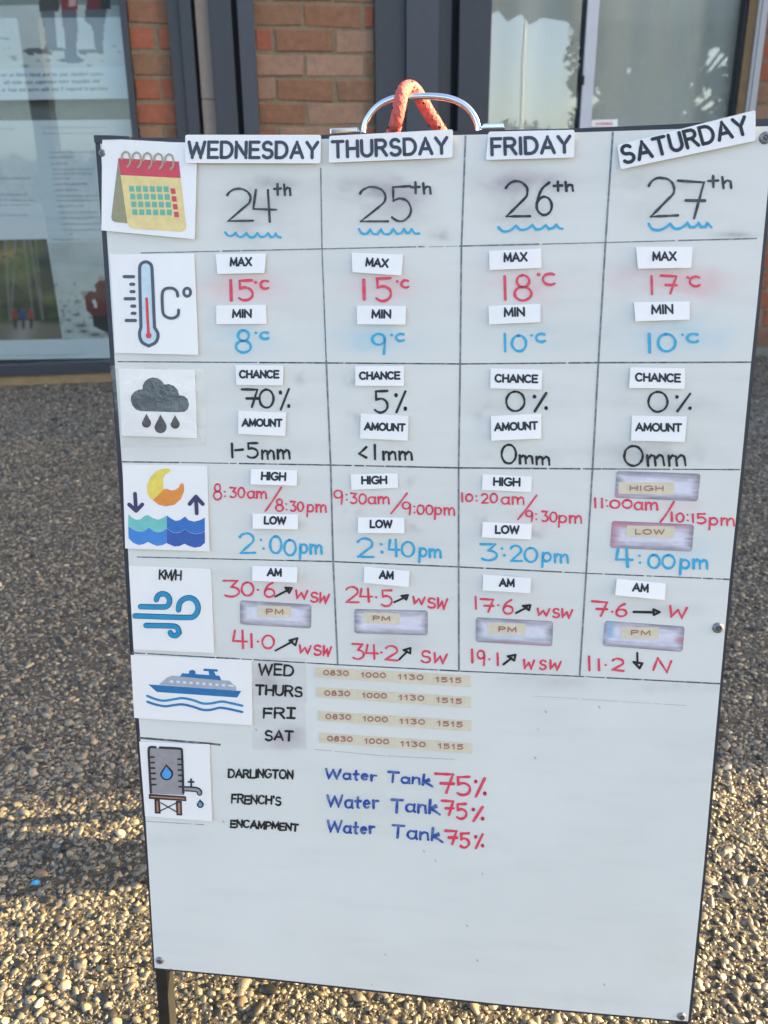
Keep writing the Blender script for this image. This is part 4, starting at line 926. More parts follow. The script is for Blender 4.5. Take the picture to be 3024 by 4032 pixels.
# wind
def arrow(c, a, b, tri): return [(c, 'st', [a, b]), (c, 'st', [tri[0], tri[1]]), (c, 'st', [tri[1], tri[2]]), (c, 'st', [tri[2], tri[0]])]
ARW = 'black arrow drawn between speed and compass point'
W_ = '\x02'
def wind(lb, items, w=11.5):
    k = next(i for i, it in enumerate(items) if it[1] in (W_, 'S', '\x03'))
    num, pt = lb.split(' ')[0], lb.split(' ')[1]
    write(num + ' in red pen', RED, items[:k], w); write(pt + ' in red pen', RED, items[k:], w)
wind('30.6 WSW in red pen', [('d3','3',742,352,852,350,112),('d3','0',868,345,950,345,90),('d3','dot',980,303,15),('d3','6',1025,355,1098,355,98),('d3',W_,1243,362,1322,366,55),('d3','S',1345,385,1393,390,65),('d3',W_,1405,392,1465,402,68)])
write(ARW, BLK2, arrow('d3', (1103,350), (1195,302), ((1172,288),(1218,290),(1198,325))), 10)
wind('41.0 WSW in red pen', [('d3','4',808,710,905,712,122),('d3','1',933,700,940,700,90),('d3','dot',980,662,15),('d3','0',1012,712,1092,712,92),('d3',W_,1268,742,1345,748,55),('d3','S',1368,755,1418,758,65),('d3',W_,1430,760,1480,768,68)])
write(ARW, BLK2, arrow('d3', (1105,725), (1222,662), ((1200,655),(1255,640),(1242,690))), 10)
wind('24.5 WSW in red pen', [('d4','2',285,390,375,392,108),('d4','4',385,388,470,388,92),('d4','dot',495,355,15),('d4','5',530,418,605,420,112),('d4',W_,752,400,832,405,52),('d4','S',852,425,905,430,65),('d4',W_,918,430,982,438,72)])
write(ARW, BLK2, arrow('d4', (622,390), (700,355), ((672,345),(718,340),(706,373))), 10)
wind('34.2 SW in red pen', [('d4','3',330,782,410,782,103),('d4','4',425,780,508,782,97),('d4','dot',532,738,15),('d4','2',555,790,645,797,95),('d4','S',808,805,870,810,78),('d4',W_,895,808,980,818,68)])
write(ARW, BLK2, arrow('d4', (657,787), (712,732), ((688,722),(735,708),(733,745))), 11)
wind('17.6 WSW in red pen', [('d4','1',1186,437,1190,437,88),('d4','7',1222,455,1310,457,88),('d4','dot',1343,410,14),('d4','6',1378,468,1448,468,95),('d5',W_,55,480,138,485,50),('d5','S',163,495,205,498,62),('d5',W_,222,495,292,503,58)])
write(ARW, BLK2, arrow('d4', (1468,465), (1545,425), ((1515,415),(1567,410),(1558,445))), 11)
wind('19.1 WSW in red pen', [('d4','1',1160,808,1164,808,88),('d4','9',1200,825,1250,825,100),('d4','dot',1282,785,14),('d4','1',1338,825,1344,825,80),('d4',W_,1520,850,1590,855,60),('d5','S',70,855,112,860,62),('d5',W_,138,855,210,866,62)])
write(ARW, BLK2, arrow('d4', (1380,822), (1438,777), ((1412,765),(1465,755),(1455,795))), 11)
wind('7.6 W in red pen', [('d5','7',432,482,540,486,98),('d5','dot',575,455,16),('d5','6',603,490,677,490,85),('d5',W_,972,488,1088,500,72)], 12.5)
write(ARW, BLK2, arrow('d5', (725,457), (865,460), ((862,440),(905,458),(865,478))), 12)
wind('11.2 N in red pen', [('d5','1',413,862,417,862,95),('d5','1',481,860,485,860,75),('d5','dot',530,825,15),('d5','2',572,860,655,868,80),('d5','\x03',862,860,972,880,85)], 12.5)
write(ARW, BLK2, arrow('d5', (750,742), (752,815), ((725,805),(785,815),(766,848))), 12)
for t, c, a in (('WED','d3',(988,890,1225,898,72)), ('THURS','d3',(968,1030,1285,1045,66)), ('FR\x01','d3',(1022,1190,1235,1198,66)), ('SAT','d3',(1032,1345,1222,1352,64))):
    write({'FR\x01': 'FRI'}.get(t, t)+' in black pen', BLK2, [(c, t, *a)], 11.5, .05)
write('DARLINGTON in black pen', BLK2, [('d6','DARLINGTON',742,455,1187,468,54)], 10.5, .06)
write("FRENCH'S in black pen", BLK2, [('d6',"FRENCH'S",764,636,1103,650,56)], 10.5, .06)
write('ENCAMPMENT in black pen', BLK2, [('d6','ENCAMPMENT',757,803,1222,830,48)], 10.5, .06)
for (a, b, dd) in (((170,236,580,255,74),(675,262,1028,292,80),[('z1','7',1068,355,1215,355,155),('z1','5',1240,370,1350,370,150),('z1','%',1386,388,1476,388,145)]),
                   ((185,470,597,478,98),(705,508,1087,520,100),[('z1','7',1120,537,1215,537,118),('z1','5',1240,565,1320,565,122),('z1','%',1366,584,1458,584,116)]),
                   ((187,674,565,688,90),(710,720,1110,745,98),[('z1','7',1148,770,1242,770,108),('z1','5',1270,800,1340,800,118),('z1','%',1389,803,1456,803,112)])):
    write('Water Tank in dark blue pen', NAVY, [('z1', 'Water', *a), ('z1', 'Tank', *b)], 15.5, .055)
    write('75 percent in red pen', RED, dd, 17)
# ------------------------------------------------------------ cards, sheets, tapes on the board
M_print = mat('printed_black', (58, 64, 78), .45, var=.06); M_print2 = mat('printed_dark', (34, 38, 48), .45, var=.06)
LIFT = {}
def card(name, label, cat, group, c, quad, r=0, o0=.0008, o1=.0013, m=None, paper='paper', curl=.0016):
    qk = [Vector(K(c, *p)) for p in quad]; ex, ey = qk[1]-qk[0], qk[3]-qk[0]; rl = random.Random(hash((label, 1)) if False else len(label)*7+int(qk[0].x))
    la, lb = curl*rl.uniform(-.5, .9), curl*rl.uniform(.3, 1.2); l0 = max(0, -la)
    def BLf(x, y, o=0.0, la=la, lb=lb, l0=l0, q0=qk[0], ex=ex, ey=ey):
        p = Vector((x, y)) - q0; return B(x, y, o + l0 + la*p.dot(ex)/ex.length_squared + lb*p.dot(ey)/ey.length_squared)
    q = rounded([K(c, *p) for p in quad], r)
    cen = sum((B(*p, o0) for p in q), Vector())/len(q)
    root = empty(name, cen, label, cat, group)
    LIFT[root.name] = BLf
    mb = MB(); slab(mb, q, o0, o1, BLf); mb.build(paper, m or M_card, root, bevel=0)
    return root
def lettering(root, c, text, x0, y0, x1, y1, h, w, m, o, name='lettering', gap=.22):
    mb = MB(); s = CR[c][2]
    for st in text_strokes(c, text, x0, y0, x1, y1, h, gap=gap): ribbon(mb, st, w*s, o, LIFT.get(root.name, B), 0)
    return mb.build(name, m, root)
DG = 'day name cards along the top of the board'
for t, lb, c, q, a, w in (
    ('WEDNESDAY','long rounded white card reading WEDNESDAY, overlapping the calendar picture','c5',[(624,58),(1564,58),(1562,258),(630,256)],(652,217,1542,219,108),20),
    ('THURSDAY','rounded white card reading THURSDAY, under the chrome handle','c2',[(600,810),(1333,772),(1330,940),(598,970)],(623,937,1300,913,92),17.5),
    ('FRIDAY','short rounded white card reading FRIDAY, in the third day column','c3',[(35,768),(533,758),(530,920),(20,933)],(56,903,508,888,92),17.5),
    ('SATURDAY','steeply tilted white card reading SATURDAY, sticking up above the frame','c3',[(780,845),(1583,642),(1580,822),(800,988)],(822,952,1540,778,98),18)):
    rt = card('day_card', lb, 'card', DG, c, q, 9, .0016, .0022, M_paper)
    lettering(rt, c, t, *a, w*1.16, M_print if t != 'SATURDAY' else M_print2, .00235, gap=.27)
WG = 'small printed word cards'
P2 = 'c5'
small = [
 ('MAX','c5',[(830,882),(1180,880),(1172,1015),(848,1022)],(938,965,1080,963,53),'above the red 15 in the Wednesday column'),
 ('MIN','c5',[(835,1240),(1180,1235),(1185,1368),(838,1370)],(953,1322,1077,1320,50),'above the blue 8 in the Wednesday column'),
 ('MAX','c6',[(328,873),(684,887),(675,1033),(335,1010)],(430,965,578,974,52),'above the red 15 in the Thursday column'),
 ('MIN','c6',[(362,1240),(705,1245),(702,1373),(368,1370)],(472,1325,597,1325,52),'above the blue 9 in the Thursday column'),
 ('MAX','c6',[(1280,862),(1643,845),(1645,980),(1285,995)],(1388,935,1542,930,55),'above the red 18 in the Friday column'),
 ('MIN','c6',[(1277,1243),(1637,1228),(1637,1355),(1282,1372)],(1390,1315,1524,1311,55),'above the blue 10 in the Friday column'),
 ('MAX','c7',[(740,833),(1133,833),(1120,980),(752,985)],(858,927,1014,926,55),'above the red 17 in the Saturday column'),
 ('MIN','c7',[(725,1217),(1112,1212),(1110,1338),(735,1350)],(851,1297,992,1293,57),'above the blue 10 in the Saturday column'),
 ('CHANCE','c8',[(933,65),(1267,68),(1265,205),(940,203)],(965,152,1234,152,47),'above the 70% of the Wednesday column'),
 ('AMOUNT','c8',[(952,382),(1285,393),(1280,556),(955,542)],(984,486,1255,488,45),'above the words 1-5mm'),
 ('CHANCE','d1',[(352,72),(690,73),(690,210),(355,208)],(386,162,660,160,46),'above the 5% of the Thursday column'),
 ('AMOUNT','d1',[(390,400),(722,418),(718,587),(388,573)],(420,512,696,520,45),'above the words <1mm'),
 ('CHANCE','d1',[(1292,88),(1652,98),(1645,235),(1290,226)],(1325,180,1614,185,48),'above the 0% of the Friday column'),
 ('AMOUNT','d1',[(1293,418),(1643,402),(1643,573),(1298,587)],(1323,517,1615,507,47),'above the 0mm of the Friday column'),
 ('CHANCE','d2',[(702,80),(1082,88),(1078,230),(690,222)],(738,173,1044,180,50),'above the 0% of the Saturday column'),
 ('AMOUNT','d2',[(712,415),(1092,422),(1075,596),(705,588)],(740,518,1050,522,48),'above the 0mm of the Saturday column'),
 ('HIGH','c8',[(1040,785),(1360,795),(1360,900),(1042,890)],(1118,857,1280,862,48),'above the times 8:30am and 8:30pm'),
 ('LOW','c8',[(1052,1095),(1366,1102),(1368,1203),(1055,1197)],(1138,1163,1281,1165,45),'above the blue 2:00pm'),
 ('HIGH','d1',[(320,822),(645,815),(650,915),(328,930)],(401,888,569,885,47),'above the times 9:30am and 9:00pm'),
 ('LOW','d1',[(372,1122),(693,1122),(695,1227),(372,1228)],(460,1188,606,1188,45),'above the blue 2:40pm'),
 ('HIGH','d1',[(1237,822),(1578,840),(1572,946),(1232,930)],(1315,898,1492,902,50),'above the times 10:20am and 9:30pm'),
 ('LOW','d1',[(1237,1152),(1577,1168),(1573,1273),(1233,1257)],(1328,1228,1486,1230,48),'above the blue 3:20pm'),
 ('AM','c8',[(1050,1458),(1363,1467),(1362,1572),(1052,1560)],(1158,1523,1250,1526,45),'heading the Wednesday wind speeds'),
 ('AM','d1',[(415,1463),(730,1492),(725,1600),(413,1573)],(523,1540,614,1545,47),'heading the Thursday wind speeds'),
 ('AM','d1',[(1240,1518),(1572,1540),(1567,1643),(1237,1627)],(1355,1595,1452,1598,47),'heading the Friday wind speeds'),
 ('AM','d5',[(607,222),(948,258),(937,368),(593,333)],(718,303,820,312,48),'heading the Saturday wind speeds')]
for t, c, q, a, where in small:
    rt = card('word_card', 'small white card reading %s, %s' % (t, where), 'card', WG, c, q)
    lettering(rt, c, t, *a, 14.3, M_print2, .00142)

# worn label strips left from earlier cards, each with a yellowed tape word
M_hold = vcmat('worn_adhesive', .5, coat=.3); M_tape = mat('masking_tape', (214, 203, 178), .6, var=.07, scale=120, bump=.2)
TAN = ink((172, 122, 104), .5)
def rr_grid(quad, nx, ny, r):
    q = np.array(quad, float); s = np.linspace(0, 1, nx); t = np.linspace(0, 1, ny)
    W = np.linalg.norm(q[1]-q[0]); H = np.linalg.norm(q[3]-q[0])
    X = np.repeat(s[None]*W, ny, 0); Y = np.repeat(t[:, None]*H, nx, 1)
    for cx, cy, sx, sy in ((r, r, -1, -1), (W-r, r, 1, -1), (r, H-r, -1, 1), (W-r, H-r, 1, 1)):
        dx, dy = X-cx, Y-cy; m = (dx*sx > 0) & (dy*sy > 0); d = np.hypot(dx, dy)
        k = np.where(m & (d > r), r/np.maximum(d, 1e-6), 1); X = np.where(m, cx+dx*k, X); Y = np.where(m, cy+dy*k, Y)
    u = (X/W)[..., None]; v = (Y/H)[..., None]
    return (1-v)*((1-u)*q[0]+u*q[1]) + v*((1-u)*q[3]+u*q[2]), X/W, Y/H
holders = [('HIGH','d2',[(607,800),(1190,820),(1170,1013),(592,987)],[(620,880),(1008,880),(1005,965),(618,960)],(700,935,928,937,31),'above 11:00am',0),
 ('LOW','d2',[(575,1147),(1145,1172),(1130,1362),(560,1335)],[(678,1180),(1008,1187),(1005,1265),(672,1258)],(738,1238,935,1240,32),'above 4:00pm, pink stained',1),
 ('PM','d3',[(857,375),(1353,405),(1352,572),(857,543)],[(978,413),(1210,418),(1213,495),(982,490)],(1043,468,1155,470,32),'in the Wednesday column',2),
 ('PM','d4',[(345,435),(855,447),(855,620),(345,605)],[(410,457),(662,470),(660,543),(408,530)],(478,512,590,516,28),'in the Thursday column',3),
 ('PM','d4',[(1190,493),(1727,521),(1720,696),(1187,665)],[(1272,532),(1535,538),(1532,617),(1272,605)],(1350,590,1467,594,31),'in the Friday column',4),
 ('PM','d5',[(525,517),(1080,557),(1065,735),(510,692)],[(638,562),(902,563),(900,645),(635,640)],(710,613,837,616,29),'in the Saturday column, blue stained',5)]
for t, c, q, tq, a, where, k in holders:
    qq = [K(c, *p) for p in q]; XYg, u, v = rr_grid(qq, 64, 26, 11)
    n_ = fractal(64, 26, 3, 12, 4, 50+k); n_2 = fractal(64, 26, 14, 8, 3, 70+k)
    e = np.minimum(np.minimum(u*3.2, (1-u)*3.2), np.minimum(v, 1-v)*1.25)/.38; e = np.clip(e + (n_-.5)*.9, 0, 1)
    dark = np.array(lin((142, 136, 146))); light = np.array(lin((216, 213, 224)))
    cc = dark + (light-dark)*e[..., None]; cc *= (.9+.2*n_2)[..., None]
    def stain(mask, colr):
        m_ = np.clip(mask, 0, 1)[..., None]; globals()['cc'] = cc*(1-m_) + np.array(lin(colr))*m_
    if k == 1: stain(np.exp(-((v-.1)/.16)**2)*(1-u*.6)*.7, (186, 96, 120)); stain(np.exp(-(u/.1)**2)*.5, (200, 120, 145))
    if k == 0: stain(np.exp(-((v-.85)/.12)**2)*np.exp(-(u/.2)**2)*.6, (200, 130, 155))
    if k == 4: stain(np.exp(-((v-.93)/.06)**2)*u*.6, (205, 120, 150)); stain(np.exp(-((v-.75)/.12)**2)*.3, (150, 190, 195))
    if k == 5: stain(np.exp(-((u-.08)/.05)**2)*(v < .68)*.75, (130, 172, 206)); stain(np.exp(-((v-.62)/.1)**2)*(1-u)*.4, (165, 195, 220)); stain(np.exp(-((v-.55)/.09)**2)*np.exp(-((u-.97)/.07)**2)*.8, (205, 110, 135))
    o_b = B(*qq[0]); rt = empty('label_strip', B(*(np.mean(qq, 0)), .0002), 'smeared grey strip with tape reading %s, %s' % (t, where), 'label', 'worn grey label strips')
    vc_grid('strip', XYg, cc, M_hold, .00045, B, rt)
    sbm = MB(); ringq = [tuple(XYg[0, i]) for i in range(64)] + [tuple(XYg[j, -1]) for j in range(26)] + [tuple(XYg[-1, i]) for i in range(63, -1, -1)] + [tuple(XYg[j, 0]) for j in range(25, -1, -1)]
    for i in range(len(ringq)):
        p, q_ = ringq[i], ringq[(i+1) % len(ringq)]; sbm.add([B(*p, .00045), B(*q_, .00045), B(*q_, .00002), B(*p, .00002)], [(0, 1, 2, 3)])
    sbm.build('strip_edge', M_white, rt)
    mb = MB(); slab(mb, [K(c, *p) for p in tq], .0005, .00075, B); mb.build('tape', M_tape, rt)
    lettering(rt, c, t, *a, 9.5, TAN, .0009, gap=.3)

strips = [([(75,838),(1155,900),(1152,978),(73,912)],[(133,893,302,898),(392,908,560,913),(649,922,820,928),(909,940,1084,948)],'beside the word WED, topmost of the four'),
 ([(82,977),(1155,1048),(1152,1125),(82,1048)],[(141,1035,312,1040),(400,1050,567,1055),(655,1065,826,1072),(914,1082,1087,1093)],'beside the word THURS'),
 ([(95,1143),(1158,1212),(1155,1287),(93,1212)],[(148,1198,319,1203),(405,1213,574,1220),(660,1230,831,1237),(921,1245,1092,1255)],'beside the word FRI'),
 ([(103,1295),(1165,1368),(1162,1440),(102,1365)],[(160,1350,329,1357),(416,1368,582,1373),(666,1387,836,1393),(926,1402,1097,1410)],'beside the word SAT, lowest of the four')]
for q, tx, where in strips:
    rt = card('tape_strip', 'beige tape strip printed 0830 1000 1130 1515, '+where, 'tape', 'beige timetable tape strips', 'd4', q, 0, .0002, .0004, M_tape, 'tape', 0.0)
    for s_, a in zip(('0830','\x060 00'.replace(' ', ''),'\x06\x0630','\x065\x065'), tx): lettering(rt, 'd4', s_, *a, 31, 9.5, TAN, .00055, gap=.3)

# picture sheets
SG = 'laminated picture sheets down the left side of the board'
def sheet(label, c, quad): return card('picture_sheet', label, 'picture', SG, c, quad, 0, .0003, .0008, M_paper)
def fill(rt, c, name, rgb, *polys, o=.00095, r=0):
    mb = MB()
    for i, p in enumerate(polys): polyfill(mb, rounded([K(c, *q) for q in p], r) if r else [K(c, *q) for q in p], o, LIFT.get(rt.name, B))
    return mb.build(name, ink(rgb), rt)
def stroke(rt, c, name, rgb, w, *paths, o=.00105, sm=True):
    mb = MB(); s = CR[c][2]
    for p in paths: ribbon(mb, smooth([K(c, *q) for q in p], 5) if sm else [K(c, *q) for q in p], w*s, o, LIFT.get(rt.name, B), 0)
    return mb.build(name, ink(rgb), rt)
# calendar
rt = sheet('laminated sheet with a red and cream desk calendar picture, curling at its corner', 'c5', [(42,80),(705,118),(690,782),(42,720)])
fill(rt, 'c5', 'calendar_back', (152,146,112), [(156,222),(110,630),(116,650),(135,662),(225,672),(236,640),(180,340)])
fill(rt, 'c5', 'calendar_front', (230,207,142), [(172,330),(590,350),(632,692),(628,715),(600,730),(262,708),(240,698),(224,672)], o=.00102)
fill(rt, 'c5', 'calendar_header', (204,70,88), [(157,218),(578,243),(592,358),(174,336)], o=.0011)
for i in range(6):
    for j in range(4):
        x, y = 250+48*i+8*j, 432+.6*i+54*j
        if i < 6: fill(rt, 'c5', 'date_square', (108,176,156), [(x-18,y-21),(x+17,y-20),(x+20,y+20),(x-15,y+19)], o=.0011)
for j in range(4):
    x, y = 539+8*j, 449+54*j; fill(rt, 'c5', 'date_square', (206,72,92), [(x-18,y-20),(x+15,y-19),(x+20,y+19),(x-12,y+18)], o=.0011)
for i in range(5):
    a, b = 75.5*i, 4.5*i
    stroke(rt, 'c5', 'ring', (168,158,128), 13, [(181+a,226+b),(185+a,192+b),(206+a,173+b),(229+a,186+b),(240+a,225+b),(237+a,258+b),(220+a,279+b)], o=.0013)
# thermometer
rt = sheet('laminated sheet with a grey thermometer picture and the letter C', 'c4', [(900,210),(1590,205),(1625,1030),(945,1015)])
tp = [(1157,805),(1145,330),(1157,290),(1195,272),(1233,290),(1246,330),(1268,805),(1297,862),(1280,925),(1222,958),(1165,925),(1146,862),(1157,805)]
fill(rt, 'c4', 'glass_fill', (196,214,224), tp[:-1])
stroke(rt, 'c4', 'thermometer_outline', (76,88,100), 26, [(1157,805),(1145,330),(1157,290),(1195,272),(1233,290),(1246,330),(1268,805)], [(1268,805),(1297,862),(1280,925),(1222,958),(1165,925),(1146,862),(1157,805)])
stroke(rt, 'c4', 'mercury', (216,62,70), 22, [(1203,572),(1219,860)]); fill(rt, 'c4', 'mercury', (216,62,70), disc_pts(1221, 873, 24), o=.0011)
for x0, x1, y in ((1020,1095,393),(1074,1097,455),(1077,1099,515),(1028,1103,573),(1084,1106,633),(1087,1108,692),(1037,1112,750)):
    stroke(rt, 'c4', 'scale_mark', (76,88,100), 27, [(x0, y), (x1, y)])
stroke(rt, 'c4', 'lettering', (76,88,100), 24, [(1458,552),(1450,515),(1420,490),(1375,487),(1343,503),(1330,545),(1335,670),(1350,710),(1390,730),(1430,728),(1460,705),(1465,665)], disc_pts(1534,520,28,33)+[(1562,520)])
# rain
rt = sheet('laminated sheet with a dark rain cloud and three drops picture', 'c8', [(120,90),(650,100),(668,572),(145,555)])
fill(rt, 'c8', 'cloud', (50,66,80), [(275,385),(240,372),(218,345),(207,310),(210,280),(230,250),(262,236),(288,233),(290,205),(305,178),(330,158),(360,151),(392,156),(422,176),(441,201),(470,197),(505,210),(532,238),(543,275),(578,279),(602,302),(612,340),(603,372),(578,391),(530,392)])
for x, y0, y, r in ((315,402,468,32),(413,407,495,43),(514,412,475,32)):
    pts = [(x, y0)] + [(x+2+r*math.cos(R(a)), y+r*math.sin(R(a))) for a in range(-25, 206, 21)]
    fill(rt, 'c8', 'drop', (46,48,60), pts)
mb = MB(); M_clear, _nt, _p = newmat('clear_laminate')
_nt.nodes.remove(_p); _o = [n for n in _nt.nodes if n.type == 'OUTPUT_MATERIAL'][0]
_t1 = _nt.nodes.new('ShaderNodeBsdfTransparent'); _g1 = _nt.nodes.new('ShaderNodeBsdfGlossy'); _g1.inputs['Roughness'].default_value = .14
_m1 = _nt.nodes.new('ShaderNodeMixShader'); _m1.inputs[0].default_value = .05; _nt.links.new(_t1.outputs[0], _m1.inputs[1]); _nt.links.new(_g1.outputs[0], _m1.inputs[2]); _nt.links.new(_m1.outputs[0], _o.inputs[0])
_nn = noise_node(_nt, 34, 4); _bb = _nt.nodes.new('ShaderNodeBump'); _bb.inputs['Strength'].default_value = .9; _bb.inputs['Distance'].default_value = .0014; _nt.links.new(_nn.outputs['Fac'], _bb.inputs['Height']); _nt.links.new(_bb.outputs[0], _g1.inputs['Normal'])
slab(mb, [K('c8', *p) for p in [(62,70),(716,98),(736,622),(142,640),(100,350)]], .0010, .0012, LIFT[rt.name]); mb.build('laminate', M_clear, rt)
# tide
rt = sheet('laminated sheet with an orange moon over blue tide waves and two arrows', 'c8', [(148,755),(735,765),(755,1355),(172,1335)])
fill(rt, 'c8', 'moon', (232,208,92), [(470,783),(430,785),(385,800),(345,840),(320,895),(322,950),(340,985),(362,1002),(437,928),(431,890),(432,850),(448,822),(478,808),(484,793)])
fill(rt, 'c8', 'moon', (226,142,62), [(362,1002),(400,1033),(450,1045),(510,1035),(555,995),(577,940),(577,900),(565,883),(552,890),(540,915),(515,932),(485,935),(455,922),(437,928)])
for a in ([(237,955),(245,1075)], [(195,1030),(246,1077),(290,1030)], [(660,975),(667,1095)], [(615,1030),(660,975),(710,1030)]): pass
stroke(rt, 'c8', 'arrow', (62,58,98), 27, [(237,958),(245,1072)], [(197,1032),(246,1076)], [(246,1076),(288,1032)])
stroke(rt, 'c8', 'arrow', (62,58,98), 27, [(660,978),(667,1093)], [(617,1028),(660,977)], [(660,977),(708,1028)])
fill(rt, 'c8', 'wave', (116,192,186), [(192,1098),(215,1120),(245,1138),(275,1135),(305,1110),(330,1105),(360,1125),(400,1138),(435,1122),(459,1108),(459,1195),(430,1215),(400,1222),(370,1215),(335,1190),(305,1215),(265,1215),(235,1205),(192,1182)])
fill(rt, 'c8', 'wave', (66,134,204), [(192,1183),(235,1208),(265,1218),(305,1216),(335,1192),(370,1217),(400,1224),(430,1217),(459,1197),(459,1298),(430,1312),(395,1318),(360,1305),(330,1290),(300,1305),(265,1312),(225,1295),(195,1265)])
fill(rt, 'c8', 'wave', (52,112,184), [(460,1108),(490,1130),(520,1145),(550,1140),(585,1115),(610,1140),(650,1150),(690,1140),(722,1122),(724,1213),(700,1228),(660,1235),(620,1225),(585,1200),(555,1220),(520,1228),(485,1215),(460,1195)])
fill(rt, 'c8', 'wave', (54,92,166), [(460,1197),(485,1217),(520,1230),(555,1222),(585,1202),(620,1227),(660,1237),(700,1230),(724,1215),(725,1295),(695,1322),(655,1330),(615,1318),(583,1302),(550,1318),(515,1322),(480,1308),(460,1298)])
# wind
rt = sheet('laminated sheet with blue curling wind lines and KM/H written above', 'd3', [(85,135),(655,155),(680,738),(120,715)])
WD = [[(168,418),(330,420),(358,410),(371,378),(358,343),(322,328),(290,342),(278,370)], [(130,482),(515,492),(553,472),(569,428),(555,382),(515,356),(470,365),(440,395),(432,440)], [(207,548),(400,552),(428,568),(437,598),(415,618),(385,612),(376,597)]]
for p in WD:
    stroke(rt, 'd3', 'wind_outline', (26,62,84), 38, p, o=.00092); stroke(rt, 'd3', 'wind_line', (34,142,186), 30, p, o=.0013)
lettering(rt, 'd3', 'KM/H', 300, 226, 448, 232, 62, 12, BLK2, .00105, 'handwriting', gap=.08)
# ferry
rt = sheet('laminated sheet with a blue and grey ferry picture, sticking out past the frame', 'd3', [(98,755),(938,790),(945,1240),(125,1190)])
fill(rt, 'd3', 'hull', (38,112,166), [(222,958),(868,1003),(840,1048),(282,1010)])
fill(rt, 'd3', 'deckhouse', (168,171,180), [(295,960),(350,912),(385,897),(450,902),(720,927),(785,932),(832,975),(833,1001)], o=.0010)
fill(rt, 'd3', 'bridge', (38,112,166), [(442,903),(458,880),(715,897),(730,929)], [(505,884),(505,866),(515,859),(532,857),(546,863),(550,872),(550,886)], [(646,892),(640,866),(678,868),(692,896)], o=.0011)
stroke(rt, 'd3', 'radar', (38,112,166), 16, [(612,856),(698,861)])
for i in range(9):
    x, y = 384+45*i, 936+3.2*i; fill(rt, 'd3', 'window', (216,222,232), [(x-11,y-8),(x+12,y-7),(x+12,y+9),(x-11,y+8)], o=.0012)
fill(rt, 'd3', 'window', (216,222,232), [(778,957),(812,960),(820,974),(778,971)], o=.0012)
stroke(rt, 'd3', 'wave', (52,134,182), 16, [(215,1036),(270,1058),(330,1070),(400,1060),(460,1052),(530,1065),(600,1088),(660,1088),(730,1075),(790,1085),(875,1104)])
stroke(rt, 'd3', 'wave', (46,118,168), 16, [(217,1077),(270,1095),(340,1108),(400,1100),(460,1095),(530,1110),(600,1132),(660,1132),(720,1118),(790,1128),(875,1147)])
# tank
rt = sheet('laminated sheet with a grey water tank and dripping tap picture', 'd6', [(122,210),(610,225),(632,757),(165,725)])
D = (46, 46, 52)
fill(rt, 'd6', 'tank_side', (152,147,148), [(195,250),(425,255),(437,578),(205,568)], o=.00086)
stroke(rt, 'd6', 'tank_outline', D, 16, [(205,560),(190,300),(190,258),(202,246),(236,246)], [(268,248),(405,255),(421,268),(432,560)])
for y in (315,353,391,428,466,505): stroke(rt, 'd6', 'scale_mark', D, 12, [(205+(y-315)*.05,y),(225+(y-315)*.08,y)])
for y in (328,365,403,440,480,518): stroke(rt, 'd6', 'scale_mark', D, 12, [(393+(y-328)*.06,y),(424,y)])
def drop(x, y0, y, r): return [(x, y0)] + [(x+3+r*math.cos(R(a)), y+r*math.sin(R(a))) for a in range(-25, 206, 21)]
fill(rt, 'd6', 'drop_outline', D, drop(312,362,430,46)); fill(rt, 'd6', 'drop', (84,156,218), drop(312,378,432,33), o=.0012)
for nm, q in (('platform', [(198,575),(445,590),(447,612),(198,598)]), ('platform_leg', [(237,610),(262,612),(268,700),(240,698)]), ('platform_leg', [(385,622),(415,624),(418,712),(390,710)])):
    fill(rt, 'd6', nm, (180,126,90), q); stroke(rt, 'd6', nm+'_outline', D, 12, q+[q[0]], sm=False)
stroke(rt, 'd6', 'brace', D, 8, [(275,630),(380,690)], [(380,632),(275,685)])
stroke(rt, 'd6', 'tap_outline', D, 38, [(448,532),(520,537),(543,550),(545,562)], o=.00095); stroke(rt, 'd6', 'tap', (150,148,152), 18, [(446,532),(520,537),(543,550),(545,562)], o=.0013)
stroke(rt, 'd6', 'tap_handle', D, 13, [(485,466),(487,515)], [(468,484),(503,484)])
fill(rt, 'd6', 'drop_outline', D, drop(547,604,640,25)); fill(rt, 'd6', 'drop', (100,160,186), drop(547,620,641,14), o=.0012)

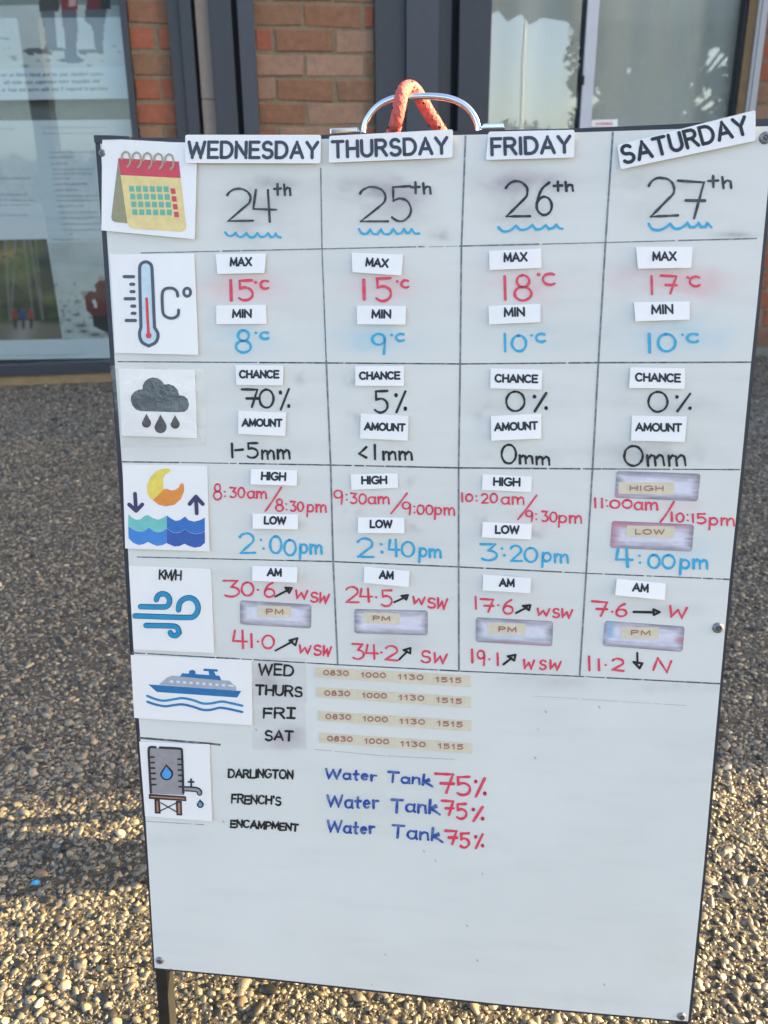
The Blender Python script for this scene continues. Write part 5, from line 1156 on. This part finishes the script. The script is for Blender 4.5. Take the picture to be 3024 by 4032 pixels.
# rope looped over the handle
rp = [((440,640),-.036),((455,590),-.030),((482,540),-.020),((500,470),-.007),((520,370),-.0015),((536,280),-.0010),((550,215),-.003),((574,168),-.010),((615,148),-.017),((660,165),-.022),((700,215),-.027),((745,290),-.029),((800,385),-.031),((858,475),-.034),((915,565),-.038),((960,640),-.045)]
M_rope, nt_, p_ = newmat('braided_pink_rope'); setp(p_, Roughness=.85)
_tc = nt_.nodes.new('ShaderNodeTexCoord'); _n = noise_node(nt_, 260, 3); _r = ramp(nt_, _n.outputs['Fac'], [(.35, lin((188, 80, 76))), (.65, lin((212, 108, 100)))])
nt_.links.new(_r.outputs[0], p_.inputs['Base Color'])
_b = nt_.nodes.new('ShaderNodeBump'); _b.inputs['Strength'].default_value = .25; _b.inputs['Distance'].default_value = .0006
_n2 = noise_node(nt_, 900, 2); nt_.links.new(_n2.outputs['Fac'], _b.inputs['Height']); nt_.links.new(_b.outputs[0], p_.inputs['Normal'])
P3 = []
cs = smooth([K('h1', *p) for p, o in rp], 5); osm = np.interp(np.linspace(0, len(rp)-1, len(cs)), range(len(rp)), [o for p, o in rp])
P3 = [BT(p[0], p[1], float(o)) for p, o in zip(cs, osm)]
rope = empty('rope', P3[len(P3)//2], 'thick pink braided rope looped over the chrome handle', 'rope')
# core plus wound strands
mb = MB(); mb.tube(P3, .0057, 16); mb.build('core', M_rope, rope)
def frame_at(pts):
    out = []; prev = Vector((0, 0, 1))
    for i in range(len(pts)):
        t = (pts[min(i+1, len(pts)-1)]-pts[max(i-1, 0)]).normalized()
        prev = (prev - t*prev.dot(t)).normalized() if (prev - t*prev.dot(t)).length > .05 else t.orthogonal().normalized()
        out.append((t, prev, t.cross(prev)))
    return out
dense = []
for i in range(len(P3)-1):
    for k in range(3): dense.append(P3[i].lerp(P3[i+1], k/3))
fr = frame_at(dense); dist = 0; ds = [0]
for i in range(1, len(dense)): dist += (dense[i]-dense[i-1]).length; ds.append(dist)
M_fleck = mat('rope_black_fleck', (40, 26, 26), .8)
for hand in (1, -1):
    mb = MB()
    for k in range(7):
        ph = 2*math.pi*k/7
        mb.tube([dense[i] + (fr[i][1]*math.cos(ph+hand*ds[i]/.0062) + fr[i][2]*math.sin(ph+hand*ds[i]/.0062))*.0050 for i in range(len(dense))], .0010, 5)
    mb.build('strand', M_rope, rope)
rf = random.Random(3)
for i in range(4, len(dense)-4, 3):
    mb = MB(); ph = rf.uniform(0, 6.28)
    if rf.random() < .5:
        mb.tube([dense[i+j] + (fr[i+j][1]*math.cos(ph+ds[i+j]/.0062) + fr[i+j][2]*math.sin(ph+ds[i+j]/.0062))*.0058 for j in (0, 1, 2)], [.0008, .0013, .0007], 5)
        mb.build('fleck', M_fleck, rope)
